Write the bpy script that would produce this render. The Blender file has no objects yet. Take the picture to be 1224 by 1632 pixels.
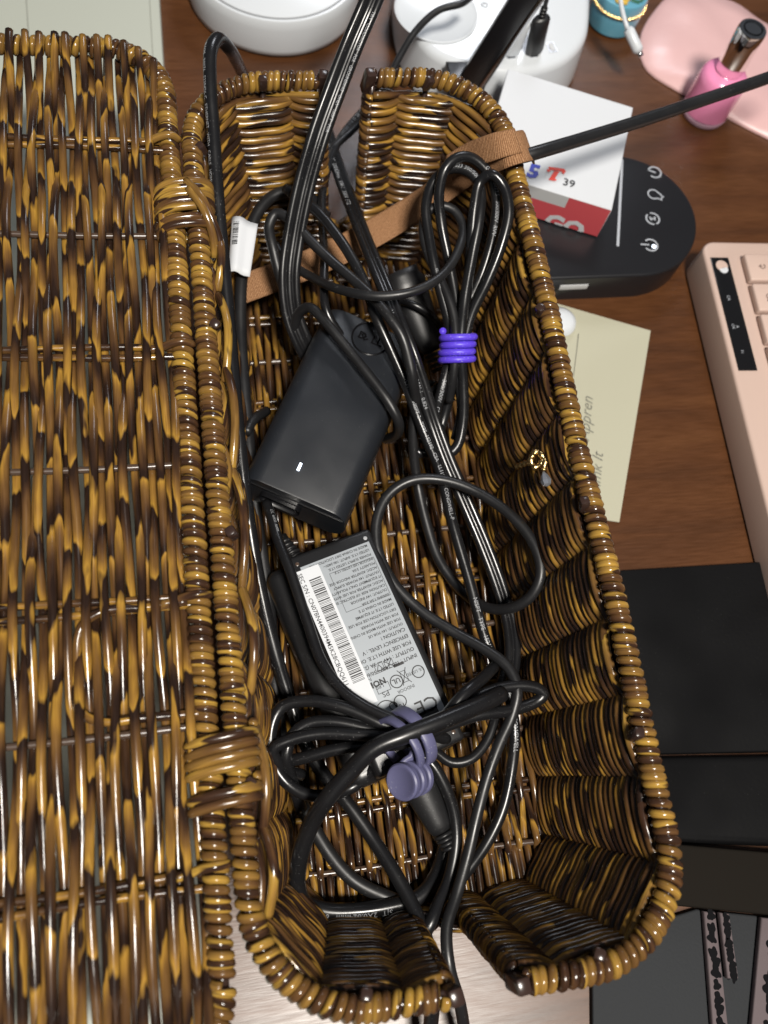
import bpy, bmesh, math, random
import numpy as np
from mathutils import Matrix, Vector

random.seed(7); RNG = np.random.default_rng(7)
scene = bpy.context.scene
C = scene.collection

# ------------------------------------------------------------------ camera
CAM = np.array([-0.06895, -0.14370, 0.41929])
RC = np.array([[0.98280577, 0.07958829, -0.16660889],
               [-0.13278607, 0.93164156, -0.33824822],
               [0.12829917, 0.35455564, 0.92619092]])
FPX = 1400.0
cd = bpy.data.cameras.new('camera'); cam = bpy.data.objects.new('camera', cd); C.objects.link(cam)
m = Matrix.Identity(4)
for i in range(3):
    for j in range(3): m[i][j] = RC[i, j]
    m[i][3] = CAM[i]
cam.matrix_world = m
cd.sensor_fit = 'VERTICAL'; cd.sensor_height = 36; cd.lens = 36 * FPX / 1632
cd.clip_start = 0.01; cd.clip_end = 50
cd.dof.use_dof = True; cd.dof.focus_distance = 0.375; cd.dof.aperture_fstop = 9.0
scene.camera = cam

# ------------------------------------------------------------------ light
w = bpy.data.worlds.new('World'); scene.world = w; w.use_nodes = True
w.node_tree.nodes['Background'].inputs[0].default_value = (0.62, 0.68, 0.78, 1)
w.node_tree.nodes['Background'].inputs[1].default_value = 0.085
def area(name, loc, target, size, power, col, spread=180):
    l = bpy.data.lights.new(name, 'AREA'); l.shape = 'DISK'; l.size = size
    l.energy = power; l.color = col; l.spread = math.radians(spread)
    o = bpy.data.objects.new(name, l); C.objects.link(o); o.location = loc
    o.rotation_euler = (Vector(target) - Vector(loc)).to_track_quat('-Z', 'Y').to_euler()
    return o
area('ceiling_lamp', (0.09, -0.50, 1.40), (-0.02, 0.02, 0.0), 0.26, 30.0, (1.0, 0.945, 0.865))
area('desk_lamp_head', (0.28, 0.80, 0.62), (0.12, 0.47, 0.0), 0.24, 0.55, (0.90, 0.93, 1.0), 78)
vs = scene.view_settings
vs.view_transform = 'Standard'; vs.look = 'None'; vs.exposure = 0.10; vs.gamma = 1.0; vs.use_curve_mapping = False

# ------------------------------------------------------------------ helpers
def U(px, py, z):
    v = RC @ np.array([(px - 612) / FPX, -(py - 816) / FPX, -1.0])
    return CAM + v * ((z - CAM[2]) / v[2])
def V3(a): return Vector((float(a[0]), float(a[1]), float(a[2])))

def tag(o, label=None, cat=None, group=None, kind=None):
    if label: o['label'] = label
    if cat: o['category'] = cat
    if group: o['group'] = group
    if kind: o['kind'] = kind
    return o
def empty(name, label, cat, mat=None, group=None):
    o = bpy.data.objects.new(name, None); o.empty_display_size = 0.01; C.objects.link(o)
    if mat is not None: o.matrix_world = mat
    return tag(o, label, cat, group)

def mesh_obj(name, verts, faces, material, parent=None, attrs=None, smooth=True, world=False):
    me = bpy.data.meshes.new(name)
    verts = np.asarray(verts, dtype=np.float32).reshape(-1, 3)
    me.from_pydata(verts.tolist(), [], [list(map(int, f)) for f in faces])
    if attrs:
        for k, a in attrs.items():
            at = me.attributes.new(k, 'FLOAT', 'POINT'); at.data.foreach_set('value', np.asarray(a, dtype=np.float32))
    if smooth: me.polygons.foreach_set('use_smooth', [True] * len(me.polygons))
    me.update()
    me.materials.append(material)
    o = bpy.data.objects.new(name, me); C.objects.link(o)
    if parent is not None:
        o.parent = parent
        if world: o.matrix_parent_inverse = parent.matrix_world.inverted()
    return o

def frames(path, up=None):
    P = np.asarray(path, float); n = len(P)
    T = np.gradient(P, axis=0); T /= np.linalg.norm(T, axis=1)[:, None] + 1e-12
    N = np.zeros_like(P)
    if up is not None:
        up = np.asarray(up, float)
        Uv = np.broadcast_to(up, P.shape)
        N = Uv - T * np.sum(Uv * T, axis=1)[:, None]
        N /= np.linalg.norm(N, axis=1)[:, None] + 1e-12
    else:
        a = np.array([0, 0, 1.]) if abs(T[0, 2]) < .9 else np.array([1., 0, 0])
        v = a - T[0] * (a @ T[0]); N[0] = v / np.linalg.norm(v)
        for i in range(1, n):
            v = N[i-1] - T[i] * (N[i-1] @ T[i]); N[i] = v / (np.linalg.norm(v) + 1e-12)
    B = np.cross(N, T)
    return P, T, N, B

def tube_data(path, r, sides=8, seed=0.0, closed=False, flat=1.0, up=None, caps=True):
    P, T, N, B = frames(path, up)
    n = len(P)
    if closed:
        T = np.roll(P, -1, 0) - np.roll(P, 1, 0); T /= np.linalg.norm(T, axis=1)[:, None]
        z = np.array([0, 0, 1.]); N = z - T * (T @ z)[:, None]; N /= np.linalg.norm(N, axis=1)[:, None]; B = np.cross(N, T)
    r = np.broadcast_to(np.asarray(r, float), (n,))
    th = np.arange(sides) * 2 * np.pi / sides
    ct, st = np.cos(th), np.sin(th)
    V = P[:, None, :] + r[:, None, None] * (N[:, None, :] * ct[None, :, None] * flat + B[:, None, :] * st[None, :, None])
    V = V.reshape(-1, 3)
    s = np.concatenate([[0], np.cumsum(np.linalg.norm(np.diff(P, axis=0), axis=1))])
    su = np.repeat(s, sides); sc = np.tile(ct, n); ss = np.tile(st, n)
    i = np.arange(n if closed else n - 1)[:, None]; j = np.arange(sides)[None, :]
    i2 = (i + 1) % n; j2 = (j + 1) % sides
    F = np.stack([(i * sides + j), (i * sides + j2), (i2 * sides + j2), (i2 * sides + j)], -1).reshape(-1, 4)
    F = F.tolist()
    if not closed and caps:
        F.append(list(range(sides))[::-1]); F.append([(n - 1) * sides + k for k in range(sides)])
    return V, F, dict(su=su, sc=sc, ss=ss, seed=np.full(len(V), seed))
def tube(name, path, r, material, parent=None, sides=8, seed=None, closed=False, flat=1.0, up=None, world=False):
    if seed is None: seed = random.random() * 37
    V, F, A = tube_data(path, r, sides, seed, closed, flat, up)
    if random.random() < .5: A['su'] = A['su'].max() - A['su']
    return mesh_obj(name, V, F, material, parent, A, world=world)
def joined_tubes(name, items, material, parent=None, world=False):
    Vs, Fs, As, off = [], [], None, 0
    for V, F, A in items:
        Vs.append(V); Fs += [[k + off for k in f] for f in F]; off += len(V)
        As = {k: np.concatenate([As[k], A[k]]) for k in A} if As else A
    return mesh_obj(name, np.concatenate(Vs), Fs, material, parent, As, world=world)

def catmull(pts, step=0.002):
    P = np.asarray(pts, float)
    Q = np.vstack([2 * P[0] - P[1], P, 2 * P[-1] - P[-2]])
    out = []
    for i in range(1, len(Q) - 2):
        p0, p1, p2, p3 = Q[i-1], Q[i], Q[i+1], Q[i+2]
        d = [max(np.linalg.norm(b - a), 1e-6) ** .5 for a, b in ((p0, p1), (p1, p2), (p2, p3))]
        t0, t1 = 0, d[0]; t2 = t1 + d[1]; t3 = t2 + d[2]
        n = max(3, int(np.linalg.norm(p2 - p1) / step))
        t = np.linspace(t1, t2, n, endpoint=False)[:, None]
        A1 = (t1-t)/(t1-t0)*p0 + (t-t0)/(t1-t0)*p1
        A2 = (t2-t)/(t2-t1)*p1 + (t-t1)/(t2-t1)*p2
        A3 = (t3-t)/(t3-t2)*p2 + (t-t2)/(t3-t2)*p3
        B1 = (t2-t)/(t2-t0)*A1 + (t-t0)/(t2-t0)*A2
        B2 = (t3-t)/(t3-t1)*A2 + (t-t1)/(t3-t1)*A3
        out.append((t2-t)/(t2-t1)*B1 + (t-t1)/(t2-t1)*B2)
    return np.vstack(out + [P[-1:]])
def PX(*pts): return catmull([U(*p) for p in pts])

def bm_obj(name, bm, material, parent=None, smooth=True, world=False):
    me = bpy.data.meshes.new(name); bm.normal_update(); bm.to_mesh(me); bm.free()
    if smooth: me.polygons.foreach_set('use_smooth', [True] * len(me.polygons))
    me.materials.append(material)
    o = bpy.data.objects.new(name, me); C.objects.link(o)
    if parent is not None:
        o.parent = parent
        if world: o.matrix_parent_inverse = parent.matrix_world.inverted()
    if smooth and hasattr(me, 'set_sharp_from_angle'): me.set_sharp_from_angle(angle=math.radians(40))
    return o
def box_bm(sx, sy, sz, loc=(0, 0, 0), bevel=0.0, seg=2, bm=None, edges=None):
    b = bmesh.new()
    bmesh.ops.create_cube(b, size=1.0)
    bmesh.ops.scale(b, vec=(sx, sy, sz), verts=b.verts)
    if bevel:
        es = [e for e in b.edges if edges is None or edges(e)]
        bmesh.ops.bevel(b, geom=es, offset=bevel, segments=seg, profile=0.5, affect='EDGES')
    bmesh.ops.translate(b, vec=loc, verts=b.verts)
    if bm is None: return b
    me = bpy.data.meshes.new('tmp'); b.to_mesh(me); b.free(); bm.from_mesh(me); bpy.data.meshes.remove(me)
    return bm
def box(name, sx, sy, sz, loc, material, parent=None, bevel=0.0, seg=2):
    return bm_obj(name, box_bm(sx, sy, sz, loc, bevel, seg), material, parent)
def prism(name, pts2, z0, z1, material, parent=None, bevel=0.0, seg=3, smooth=True, topscale=None, world=False):
    b = bmesh.new()
    vs_ = [b.verts.new((float(p[0]), float(p[1]), z0)) for p in pts2]
    f = b.faces.new(vs_); b.normal_update()
    if f.normal.z > 0: f.normal_flip()
    r = bmesh.ops.extrude_face_region(b, geom=[f])
    nv = [v for v in r['geom'] if isinstance(v, bmesh.types.BMVert)]
    bmesh.ops.translate(b, vec=(0, 0, z1 - z0), verts=nv)
    if topscale:
        cen = sum((v.co for v in nv), Vector()) / len(nv)
        for v in nv: v.co = cen + (v.co - cen) * topscale; v.co.z = z1
    b.normal_update()
    if bevel:
        top = [e for e in b.edges if all(abs(v.co.z - z1) < 1e-7 for v in e.verts)]
        bmesh.ops.bevel(b, geom=top, offset=bevel, segments=seg, profile=0.5, affect='EDGES')
    bmesh.ops.recalc_face_normals(b, faces=b.faces)
    return bm_obj(name, b, material, parent, smooth, world)
def lathe(name, prof, material, parent=None, loc=(0, 0, 0), n=48, closed_ends=True):
    prof = np.asarray(prof, float); k = len(prof)
    th = np.arange(n) * 2 * np.pi / n
    V = np.stack([prof[:, None, 0] * np.cos(th), prof[:, None, 0] * np.sin(th), np.repeat(prof[:, 1:2], n, 1)], -1).reshape(-1, 3) + np.asarray(loc)
    F = []
    for i in range(k - 1):
        for j in range(n):
            j2 = (j + 1) % n; F.append([i*n+j, i*n+j2, (i+1)*n+j2, (i+1)*n+j])
    if closed_ends: F.append(list(range(n))[::-1]); F.append([(k-1)*n+j for j in range(n)])
    o = mesh_obj(name, V, F, material, parent)
    o.data.set_sharp_from_angle(angle=math.radians(40))
    return o
def polygon_flat(name, pts2, z, material, parent=None, world=False):
    return mesh_obj(name, [(p[0], p[1], z) for p in pts2], [list(range(len(pts2)))], material, parent, smooth=False, world=world)

_tc = {}
def text_mesh(txt, size=1.0, align='LEFT', shear=0.0, bold=0.0):
    key = (txt, align, shear, bold)
    if key not in _tc:
        cu = bpy.data.curves.new('txt', 'FONT'); cu.body = txt; cu.align_x = align; cu.size = 1.0; cu.shear = shear
        cu.resolution_u = 2; cu.offset = bold
        o = bpy.data.objects.new('txt', cu); C.objects.link(o)
        bpy.context.view_layer.update()
        dg = bpy.context.evaluated_depsgraph_get(); ev = o.evaluated_get(dg); me = ev.to_mesh()
        V = np.array([v.co[:] for v in me.vertices]).reshape(-1, 3); F = [list(p.vertices) for p in me.polygons]
        ev.to_mesh_clear(); bpy.data.objects.remove(o); bpy.data.curves.remove(cu)
        _tc[key] = (V, F)
    V, F = _tc[key]
    return V * size, F
def text_flat(name, items, material, parent, z=0.0, world=False):
    """items: (txt, x, y, size, angle_deg[, align, shear, bold]) in the parent's local plane"""
    Vs, Fs, off = [], [], 0
    for it in items:
        txt, x, y, size, ang = it[:5]
        V, F = text_mesh(txt, size, it[5] if len(it) > 5 else 'LEFT', it[6] if len(it) > 6 else 0., it[7] if len(it) > 7 else 0.)
        a = math.radians(ang); ca, sa = math.cos(a), math.sin(a)
        Vs.append(np.stack([x + V[:, 0]*ca - V[:, 1]*sa, y + V[:, 0]*sa + V[:, 1]*ca, np.full(len(V), z)], 1))
        Fs += [[k + off for k in f] for f in F]; off += len(V)
    return mesh_obj(name, np.vstack(Vs), Fs, material, parent, smooth=False, world=world)
def text_on_path(name, path, s0, txt, size, r, material, parent=None, reverse=False, off=0.0, tilt=0.0):
    P = np.asarray(path)[::-1] if reverse else np.asarray(path)
    V, F = text_mesh(txt, size)
    s = np.concatenate([[0], np.cumsum(np.linalg.norm(np.diff(P, axis=0), axis=1))])
    T = np.gradient(P, axis=0)
    x = s0 + V[:, 0]
    Q = np.stack([np.interp(x, s, P[:, k]) for k in range(3)], 1)
    t = np.stack([np.interp(x, s, T[:, k]) for k in range(3)], 1); t /= np.linalg.norm(t, axis=1)[:, None]
    n = np.broadcast_to(np.array([0.0, -0.25, 1.0]), Q.shape)
    n = n - t * np.sum(n * t, 1)[:, None]; n /= np.linalg.norm(n, axis=1)[:, None]
    up = np.cross(n, t)
    ph = (V[:, 1] - size * 0.35) / r + tilt
    W = Q + off * up + (r + 0.00012) * (n * np.cos(ph)[:, None] + up * np.sin(ph)[:, None])
    return mesh_obj(name, W, F, material, parent, smooth=False)

# ------------------------------------------------------------------ materials
def mat(name, col=(.5, .5, .5), rough=.5, spec=.5, metal=0.0, emit=None, estr=0.0, trans=0.0, coat=0.0, ior=None):
    m = bpy.data.materials.new(name); m.use_nodes = True
    b = m.node_tree.nodes['Principled BSDF']
    b.inputs['Base Color'].default_value = (*col, 1); b.inputs['Roughness'].default_value = rough
    b.inputs['Specular IOR Level'].default_value = spec; b.inputs['Metallic'].default_value = metal
    b.inputs['Transmission Weight'].default_value = trans; b.inputs['Coat Weight'].default_value = coat
    b.inputs['Coat Roughness'].default_value = .1
    if ior: b.inputs['IOR'].default_value = ior
    if emit: b.inputs['Emission Color'].default_value = (*emit, 1); b.inputs['Emission Strength'].default_value = estr
    return m
def nodes(m): return m.node_tree.nodes, m.node_tree.links, m.node_tree.nodes['Principled BSDF']
def ramp(N, stops, interp='LINEAR'):
    r = N.new('ShaderNodeValToRGB'); r.color_ramp.interpolation = interp
    e = r.color_ramp.elements
    while len(e) > len(stops): e.remove(e[-1])
    while len(e) < len(stops): e.new(0.5)
    for k, (p, c) in zip(e, stops): k.position = p; k.color = (*c, 1)
    return r
def add_bump(m, scale=300, strength=.1, dist=.001, coord='Object', detail=3, stretch=(1, 1, 1), rough_var=None):
    N, L, b = nodes(m)
    tc = N.new('ShaderNodeTexCoord'); mp = N.new('ShaderNodeMapping'); mp.inputs['Scale'].default_value = stretch
    nz = N.new('ShaderNodeTexNoise'); nz.inputs['Scale'].default_value = scale; nz.inputs['Detail'].default_value = detail
    bp = N.new('ShaderNodeBump'); bp.inputs['Strength'].default_value = strength; bp.inputs['Distance'].default_value = dist
    L.new(tc.outputs[coord], mp.inputs[0]); L.new(mp.outputs[0], nz.inputs['Vector']); L.new(nz.outputs[0], bp.inputs['Height']); L.new(bp.outputs[0], b.inputs['Normal'])
    if rough_var:
        n2 = N.new('ShaderNodeTexNoise'); n2.inputs['Scale'].default_value = rough_var[0]
        mr = N.new('ShaderNodeMapRange'); mr.inputs['From Min'].default_value = .3; mr.inputs['From Max'].default_value = .7
        mr.inputs['To Min'].default_value = rough_var[1]; mr.inputs['To Max'].default_value = rough_var[2]
        L.new(tc.outputs[coord], n2.inputs['Vector']); L.new(n2.outputs[0], mr.inputs[0]); L.new(mr.outputs[0], b.inputs['Roughness'])
    return m

def wicker_mat(name, period, noise_amt, dark=0.0, rough=.24, stops=None):
    m = mat(name, rough=rough, spec=.5); N, L, b = nodes(m)
    def at(k):
        a = N.new('ShaderNodeAttribute'); a.attribute_name = k; return a.outputs['Fac']
    def mth(op, a, c):
        x = N.new('ShaderNodeMath'); x.operation = op
        for i, v in enumerate((a, c)):
            if v is None: continue
            if isinstance(v, (int, float)): x.inputs[i].default_value = v
            else: L.new(v, x.inputs[i])
        return x.outputs[0]
    su, sc, ss, seed = at('su'), at('sc'), at('ss'), at('seed')
    cv = N.new('ShaderNodeCombineXYZ')
    L.new(mth('ADD', mth('MULTIPLY', su, 34.0), mth('MULTIPLY', seed, 11.3)), cv.inputs[0])
    L.new(mth('MULTIPLY', sc, 0.25), cv.inputs[1]); L.new(mth('MULTIPLY', ss, 0.25), cv.inputs[2])
    nz = N.new('ShaderNodeTexNoise'); nz.inputs['Scale'].default_value = 1.0; nz.inputs['Detail'].default_value = 2.0
    L.new(cv.outputs[0], nz.inputs['Vector'])
    ph = mth('ADD', mth('MULTIPLY', su, 1.0 / period), seed)
    ph = mth('ADD', ph, mth('MULTIPLY', nz.outputs[0], noise_amt))
    ph = mth('ADD', ph, mth('MULTIPLY', ss, 0.06))
    ph = mth('ADD', ph, mth('MULTIPLY', mth('ABSOLUTE', sc, None), 0.10))
    fr = mth('FRACT', ph, None)
    g = 1.0 - dark
    stops = stops or [(0.0, (.045, .023, .012)), (0.08, (.37, .208, .036)), (0.16, (.30, .162, .032)), (0.30, (.18, .094, .026)),
             (0.52, (.105, .053, .020)), (0.68, (.052, .026, .013)), (0.84, (.024, .013, .009)), (1.0, (.020, .011, .008))]
    rp = ramp(N, [(p_, tuple(q_ * g for q_ in c_)) for p_, c_ in stops])
    L.new(fr, rp.inputs[0])
    # fine longitudinal scratches
    cv2 = N.new('ShaderNodeCombineXYZ'); L.new(mth('ADD', mth('MULTIPLY', su, 90.0), mth('MULTIPLY', seed, 5.1)), cv2.inputs[0])
    L.new(mth('MULTIPLY', sc, 3.0), cv2.inputs[1]); L.new(mth('MULTIPLY', ss, 3.0), cv2.inputs[2])
    n2 = N.new('ShaderNodeTexNoise'); n2.inputs['Scale'].default_value = 1.3; n2.inputs['Detail'].default_value = 3
    L.new(cv2.outputs[0], n2.inputs['Vector'])
    mx = N.new('ShaderNodeMix'); mx.data_type = 'RGBA'; mx.blend_type = 'MULTIPLY'
    r2 = ramp(N, [(0.3, (.72, .70, .68)), (0.65, (1.05, 1.03, 1.0))]); L.new(n2.outputs[0], r2.inputs[0])
    mx.inputs[0].default_value = 1.0; L.new(rp.outputs[0], mx.inputs[6]); L.new(r2.outputs[0], mx.inputs[7])
    L.new(mx.outputs[2], b.inputs['Base Color'])
    mr = N.new('ShaderNodeMapRange'); mr.inputs['To Min'].default_value = rough - .06; mr.inputs['To Max'].default_value = rough + .12
    L.new(n2.outputs[0], mr.inputs[0]); L.new(mr.outputs[0], b.inputs['Roughness'])
    bp = N.new('ShaderNodeBump'); bp.inputs['Strength'].default_value = .12; bp.inputs['Distance'].default_value = .0004
    L.new(n2.outputs[0], bp.inputs['Height']); L.new(bp.outputs[0], b.inputs['Normal'])
    return m

M = {}
M['lidwick'] = wicker_mat('wicker_lid', 0.033, 1.7, 0.0, .16)
M['coil'] = wicker_mat('wicker_coil', 0.083, 2.0, 0.0, .15, [(0.0, (.05, .025, .014)), (0.06, (.40, .245, .046)), (0.22, (.30, .172, .039)), (0.45, (.17, .092, .027)),
                        (0.70, (.105, .052, .021)), (0.84, (.045, .022, .013)), (1.0, (.035, .018, .011))])
M['wall'] = wicker_mat('wicker_wall', 0.045, 1.7, 0.0, .18)
M['stake'] = mat('stake_dark_brown', (.035, .02, .016), .22)
M['rod'] = mat('rib_rod_brown', (.07, .045, .032), .25, .6)
def desk_mat():
    m = mat('desk_varnished_wood', rough=.3, spec=.5); N, L, b = nodes(m)
    tc = N.new('ShaderNodeTexCoord'); mp = N.new('ShaderNodeMapping'); mp.inputs['Scale'].default_value = (5, 45, 5); mp.inputs['Rotation'].default_value = (0, 0, 1.45)
    nz = N.new('ShaderNodeTexNoise'); nz.inputs['Scale'].default_value = 2.0; nz.inputs['Detail'].default_value = 6; nz.inputs['Distortion'].default_value = .6
    L.new(tc.outputs['Object'], mp.inputs[0]); L.new(mp.outputs[0], nz.inputs['Vector'])
    rp = ramp(N, [(0.25, (.055, .020, .0065)), (0.5, (.088, .032, .010)), (0.75, (.112, .043, .014))]); L.new(nz.outputs[0], rp.inputs[0])
    mp2 = N.new('ShaderNodeMapping'); mp2.inputs['Scale'].default_value = (60, 700, 60); mp2.inputs['Rotation'].default_value = (0, 0, 1.45)
    n2 = N.new('ShaderNodeTexNoise'); n2.inputs['Scale'].default_value = 1.6; n2.inputs['Detail'].default_value = 4
    L.new(tc.outputs['Object'], mp2.inputs[0]); L.new(mp2.outputs[0], n2.inputs['Vector'])
    mx = N.new('ShaderNodeMix'); mx.data_type = 'RGBA'; mx.blend_type = 'MULTIPLY'; mx.inputs[0].default_value = .55
    L.new(rp.outputs[0], mx.inputs[6]); r2 = ramp(N, [(.3, (.6, .6, .6)), (.7, (1.1, 1.1, 1.1))]); L.new(n2.outputs[0], r2.inputs[0]); L.new(r2.outputs[0], mx.inputs[7])
    L.new(mx.outputs[2], b.inputs['Base Color'])
    bp = N.new('ShaderNodeBump'); bp.inputs['Strength'].default_value = .1; bp.inputs['Distance'].default_value = .0006
    L.new(n2.outputs[0], bp.inputs['Height']); L.new(bp.outputs[0], b.inputs['Normal'])
    mr = N.new('ShaderNodeMapRange'); mr.inputs['To Min'].default_value = .26; mr.inputs['To Max'].default_value = .44
    L.new(n2.outputs[0], mr.inputs[0]); L.new(mr.outputs[0], b.inputs['Roughness'])
    return m
M['desk'] = desk_mat()
M['cable'] = add_bump(mat('cable_black_vinyl', (.009, .009, .010), .3), 900, .06, .0003, rough_var=(60, .19, .36))
M['cable2'] = add_bump(mat('cable_black_rubber', (.012, .012, .013), .4), 900, .08, .0003, rough_var=(80, .30, .48))
M['plug'] = add_bump(mat('plug_black', (.012, .012, .013), .4), 1500, .12, .0003)
M['adapter'] = add_bump(mat('adapter_matte_black', (.013, .015, .019), .4), 2600, .3, .0002, rough_var=(40, .32, .46))
M['adapter2'] = add_bump(mat('adapter_satin_black', (.012, .012, .013), .34), 2000, .1, .0002)
def dust(m, scale=1300, thr=.75, col=(.11, .11, .11)):
    N, L, b = nodes(m)
    tc = N.new('ShaderNodeTexCoord'); nz = N.new('ShaderNodeTexNoise'); nz.inputs['Scale'].default_value = scale; nz.inputs['Detail'].default_value = 1
    n2 = N.new('ShaderNodeTexNoise'); n2.inputs['Scale'].default_value = 45; n2.inputs['Detail'].default_value = 4
    L.new(tc.outputs['Object'], nz.inputs['Vector']); L.new(tc.outputs['Object'], n2.inputs['Vector'])
    ad = N.new('ShaderNodeMath'); ad.operation = 'MULTIPLY_ADD'; L.new(n2.outputs[0], ad.inputs[0]); ad.inputs[1].default_value = .25; L.new(nz.outputs[0], ad.inputs[2])
    mr = N.new('ShaderNodeMapRange'); mr.inputs['From Min'].default_value = thr + .125; mr.inputs['From Max'].default_value = thr + .165; L.new(ad.outputs[0], mr.inputs[0])
    mx = N.new('ShaderNodeMix'); mx.data_type = 'RGBA'; mx.inputs[6].default_value = b.inputs['Base Color'].default_value; mx.inputs[7].default_value = (*col, 1)
    L.new(mr.outputs[0], mx.inputs[0]); L.new(mx.outputs[2], b.inputs['Base Color'])
for k_ in ('cable', 'cable2', 'plug'): dust(M[k_])
dust(M['adapter'], 1500, .755); dust(M['adapter2'], 1500, .755)
M['emboss'] = mat('emboss_black', (.006, .006, .007), .2)
M['print'] = mat('print_white', (.34, .35, .37), .5)
M['label_grey'] = add_bump(mat('label_silver', (.36, .39, .42), .4, metal=.2), 60, .08, .0006)
M['paper'] = add_bump(mat('paper_white', (.60, .62, .65), .6), 80, .05, .0005)
M['ink'] = mat('ink_black', (.02, .02, .022), .5)
M['led'] = mat('led_white', (.8, .85, 1), .3, emit=(.75, .85, 1), estr=4)
M['purple'] = mat('silicone_purple', (.105, .055, .66), .42)
M['greyblue'] = add_bump(mat('silicone_grey_blue', (.10, .10, .19), .45), 800, .15, .0003)
dust(M['greyblue'], 1700, .72, (.3, .3, .36)); dust(M['purple'], 1500, .72, (.4, .35, .8))
M['gold'] = add_bump(mat('gold_textured', (.78, .55, .24), .25, metal=1), 1500, .5, .0004)
M['crystal'] = mat('crystal', (.8, .85, .95), .08, metal=.85)
M['white'] = add_bump(mat('white_plastic', (.62, .65, .68), .3), 40, .02, .0003)
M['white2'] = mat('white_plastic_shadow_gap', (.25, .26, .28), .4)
M['dock'] = mat('hub_white_gloss', (.62, .65, .68), .22)
M['blackgloss'] = mat('lamp_base_black', (.012, .012, .014), .3)
M['black'] = add_bump(mat('black_pad_and_shade', (.0035, .0035, .004), .8, .12), 500, .25, .0004, rough_var=(18, .5, .9))  # near-black for the pad and for the slab that stands in for shade
dust(M['black'], 1500, .76, (.03, .03, .03))
M['iconw'] = mat('icon_white', (.42, .44, .48), .4)
M['metal'] = mat('port_metal', (.55, .56, .58), .25, metal=1)
M['chrome'] = mat('cap_chrome', (.82, .80, .78), .06, metal=1)
M['polish'] = mat('nail_polish_pink', (.90, .30, .52), .18, coat=.6)
M['glass'] = mat('bottle_glass', (.85, .55, .70), .04, trans=.35, ior=1.45, coat=.8)
M['pink'] = add_bump(mat('pouch_pink', (.66, .42, .41), .36), 25, .25, .004)
M['kbd'] = mat('keyboard_pink_shell', (.54, .40, .34), .38)
M['keycap'] = mat('keycap_pink', (.58, .43, .365), .42)
M['kink'] = mat('key_legend', (.10, .06, .05), .5)
M['strip'] = mat('touch_strip_black', (.008, .008, .009), .15)
M['note'] = add_bump(mat('note_pale_yellow', (.42, .41, .31), .7), 30, .08, .001)
M['pencil'] = mat('pencil_grey', (.15, .15, .13), .6)
M['board'] = add_bump(mat('board_pale_grey_green', (.44, .46, .40), .45), 20, .05, .001)
M['groove'] = mat('board_groove', (.30, .31, .27), .5)
M['red'] = mat('print_red', (.56, .075, .09), .55)
M['logored'] = mat('logo_red', (.70, .045, .02), .5)
M['logoblue'] = mat('logo_blue', (.02, .035, .36), .5)
M['lightgrey'] = mat('print_light_grey', (.52, .53, .54), .55)
M['slate'] = add_bump(mat('slate_grey_leatherette', (.030, .032, .035), .7, .12), 700, .35, .0005)
M['darkbrown'] = mat('dark_olive_slab', (.011, .009, .007), .8, .08)
M['enamel'] = mat('enamel_blue', (.12, .34, .45), .2, coat=.4)
M['leaf'] = mat('enamel_green', (.04, .14, .08), .3)
M['flower'] = mat('enamel_yellow', (.62, .40, .06), .3)
def velcro():
    m = mat('velcro_brown', (.26, .125, .055), .85, .2); N, L, b = nodes(m)
    a = N.new('ShaderNodeAttribute'); a.attribute_name = 'su'; c = N.new('ShaderNodeAttribute'); c.attribute_name = 'sw'
    def mul(o, k):
        x = N.new('ShaderNodeMath'); x.operation = 'MULTIPLY'; L.new(o, x.inputs[0]); x.inputs[1].default_value = k; return x.outputs[0]
    sn = N.new('ShaderNodeMath'); sn.operation = 'SINE'; L.new(mul(a.outputs['Fac'], 7500), sn.inputs[0])
    cv = N.new('ShaderNodeCombineXYZ'); L.new(mul(a.outputs['Fac'], 1200), cv.inputs[0]); L.new(mul(c.outputs['Fac'], 1200), cv.inputs[1])
    nz = N.new('ShaderNodeTexNoise'); nz.inputs['Scale'].default_value = 1; nz.inputs['Detail'].default_value = 3; L.new(cv.outputs[0], nz.inputs['Vector'])
    ad = N.new('ShaderNodeMath'); ad.operation = 'MULTIPLY_ADD'; L.new(sn.outputs[0], ad.inputs[0]); ad.inputs[1].default_value = .22; L.new(nz.outputs[0], ad.inputs[2])
    rp = ramp(N, [(.2, (.17, .080, .036)), (.55, (.30, .155, .074)), (.85, (.44, .25, .135))]); L.new(ad.outputs[0], rp.inputs[0]); L.new(rp.outputs[0], b.inputs['Base Color'])
    bp = N.new('ShaderNodeBump'); bp.inputs['Strength'].default_value = .7; bp.inputs['Distance'].default_value = .0005
    L.new(ad.outputs[0], bp.inputs['Height']); L.new(bp.outputs[0], b.inputs['Normal'])
    return m
M['velcro'] = velcro()

# ------------------------------------------------------------------ the setting: desk
b = bmesh.new(); bmesh.ops.create_grid(b, x_segments=1, y_segments=1, size=1.0)
desk = bm_obj('desk_top', b, M['desk'], smooth=False); desk.scale = (1.3, 1.3, 1); tag(desk, kind='structure')

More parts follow.
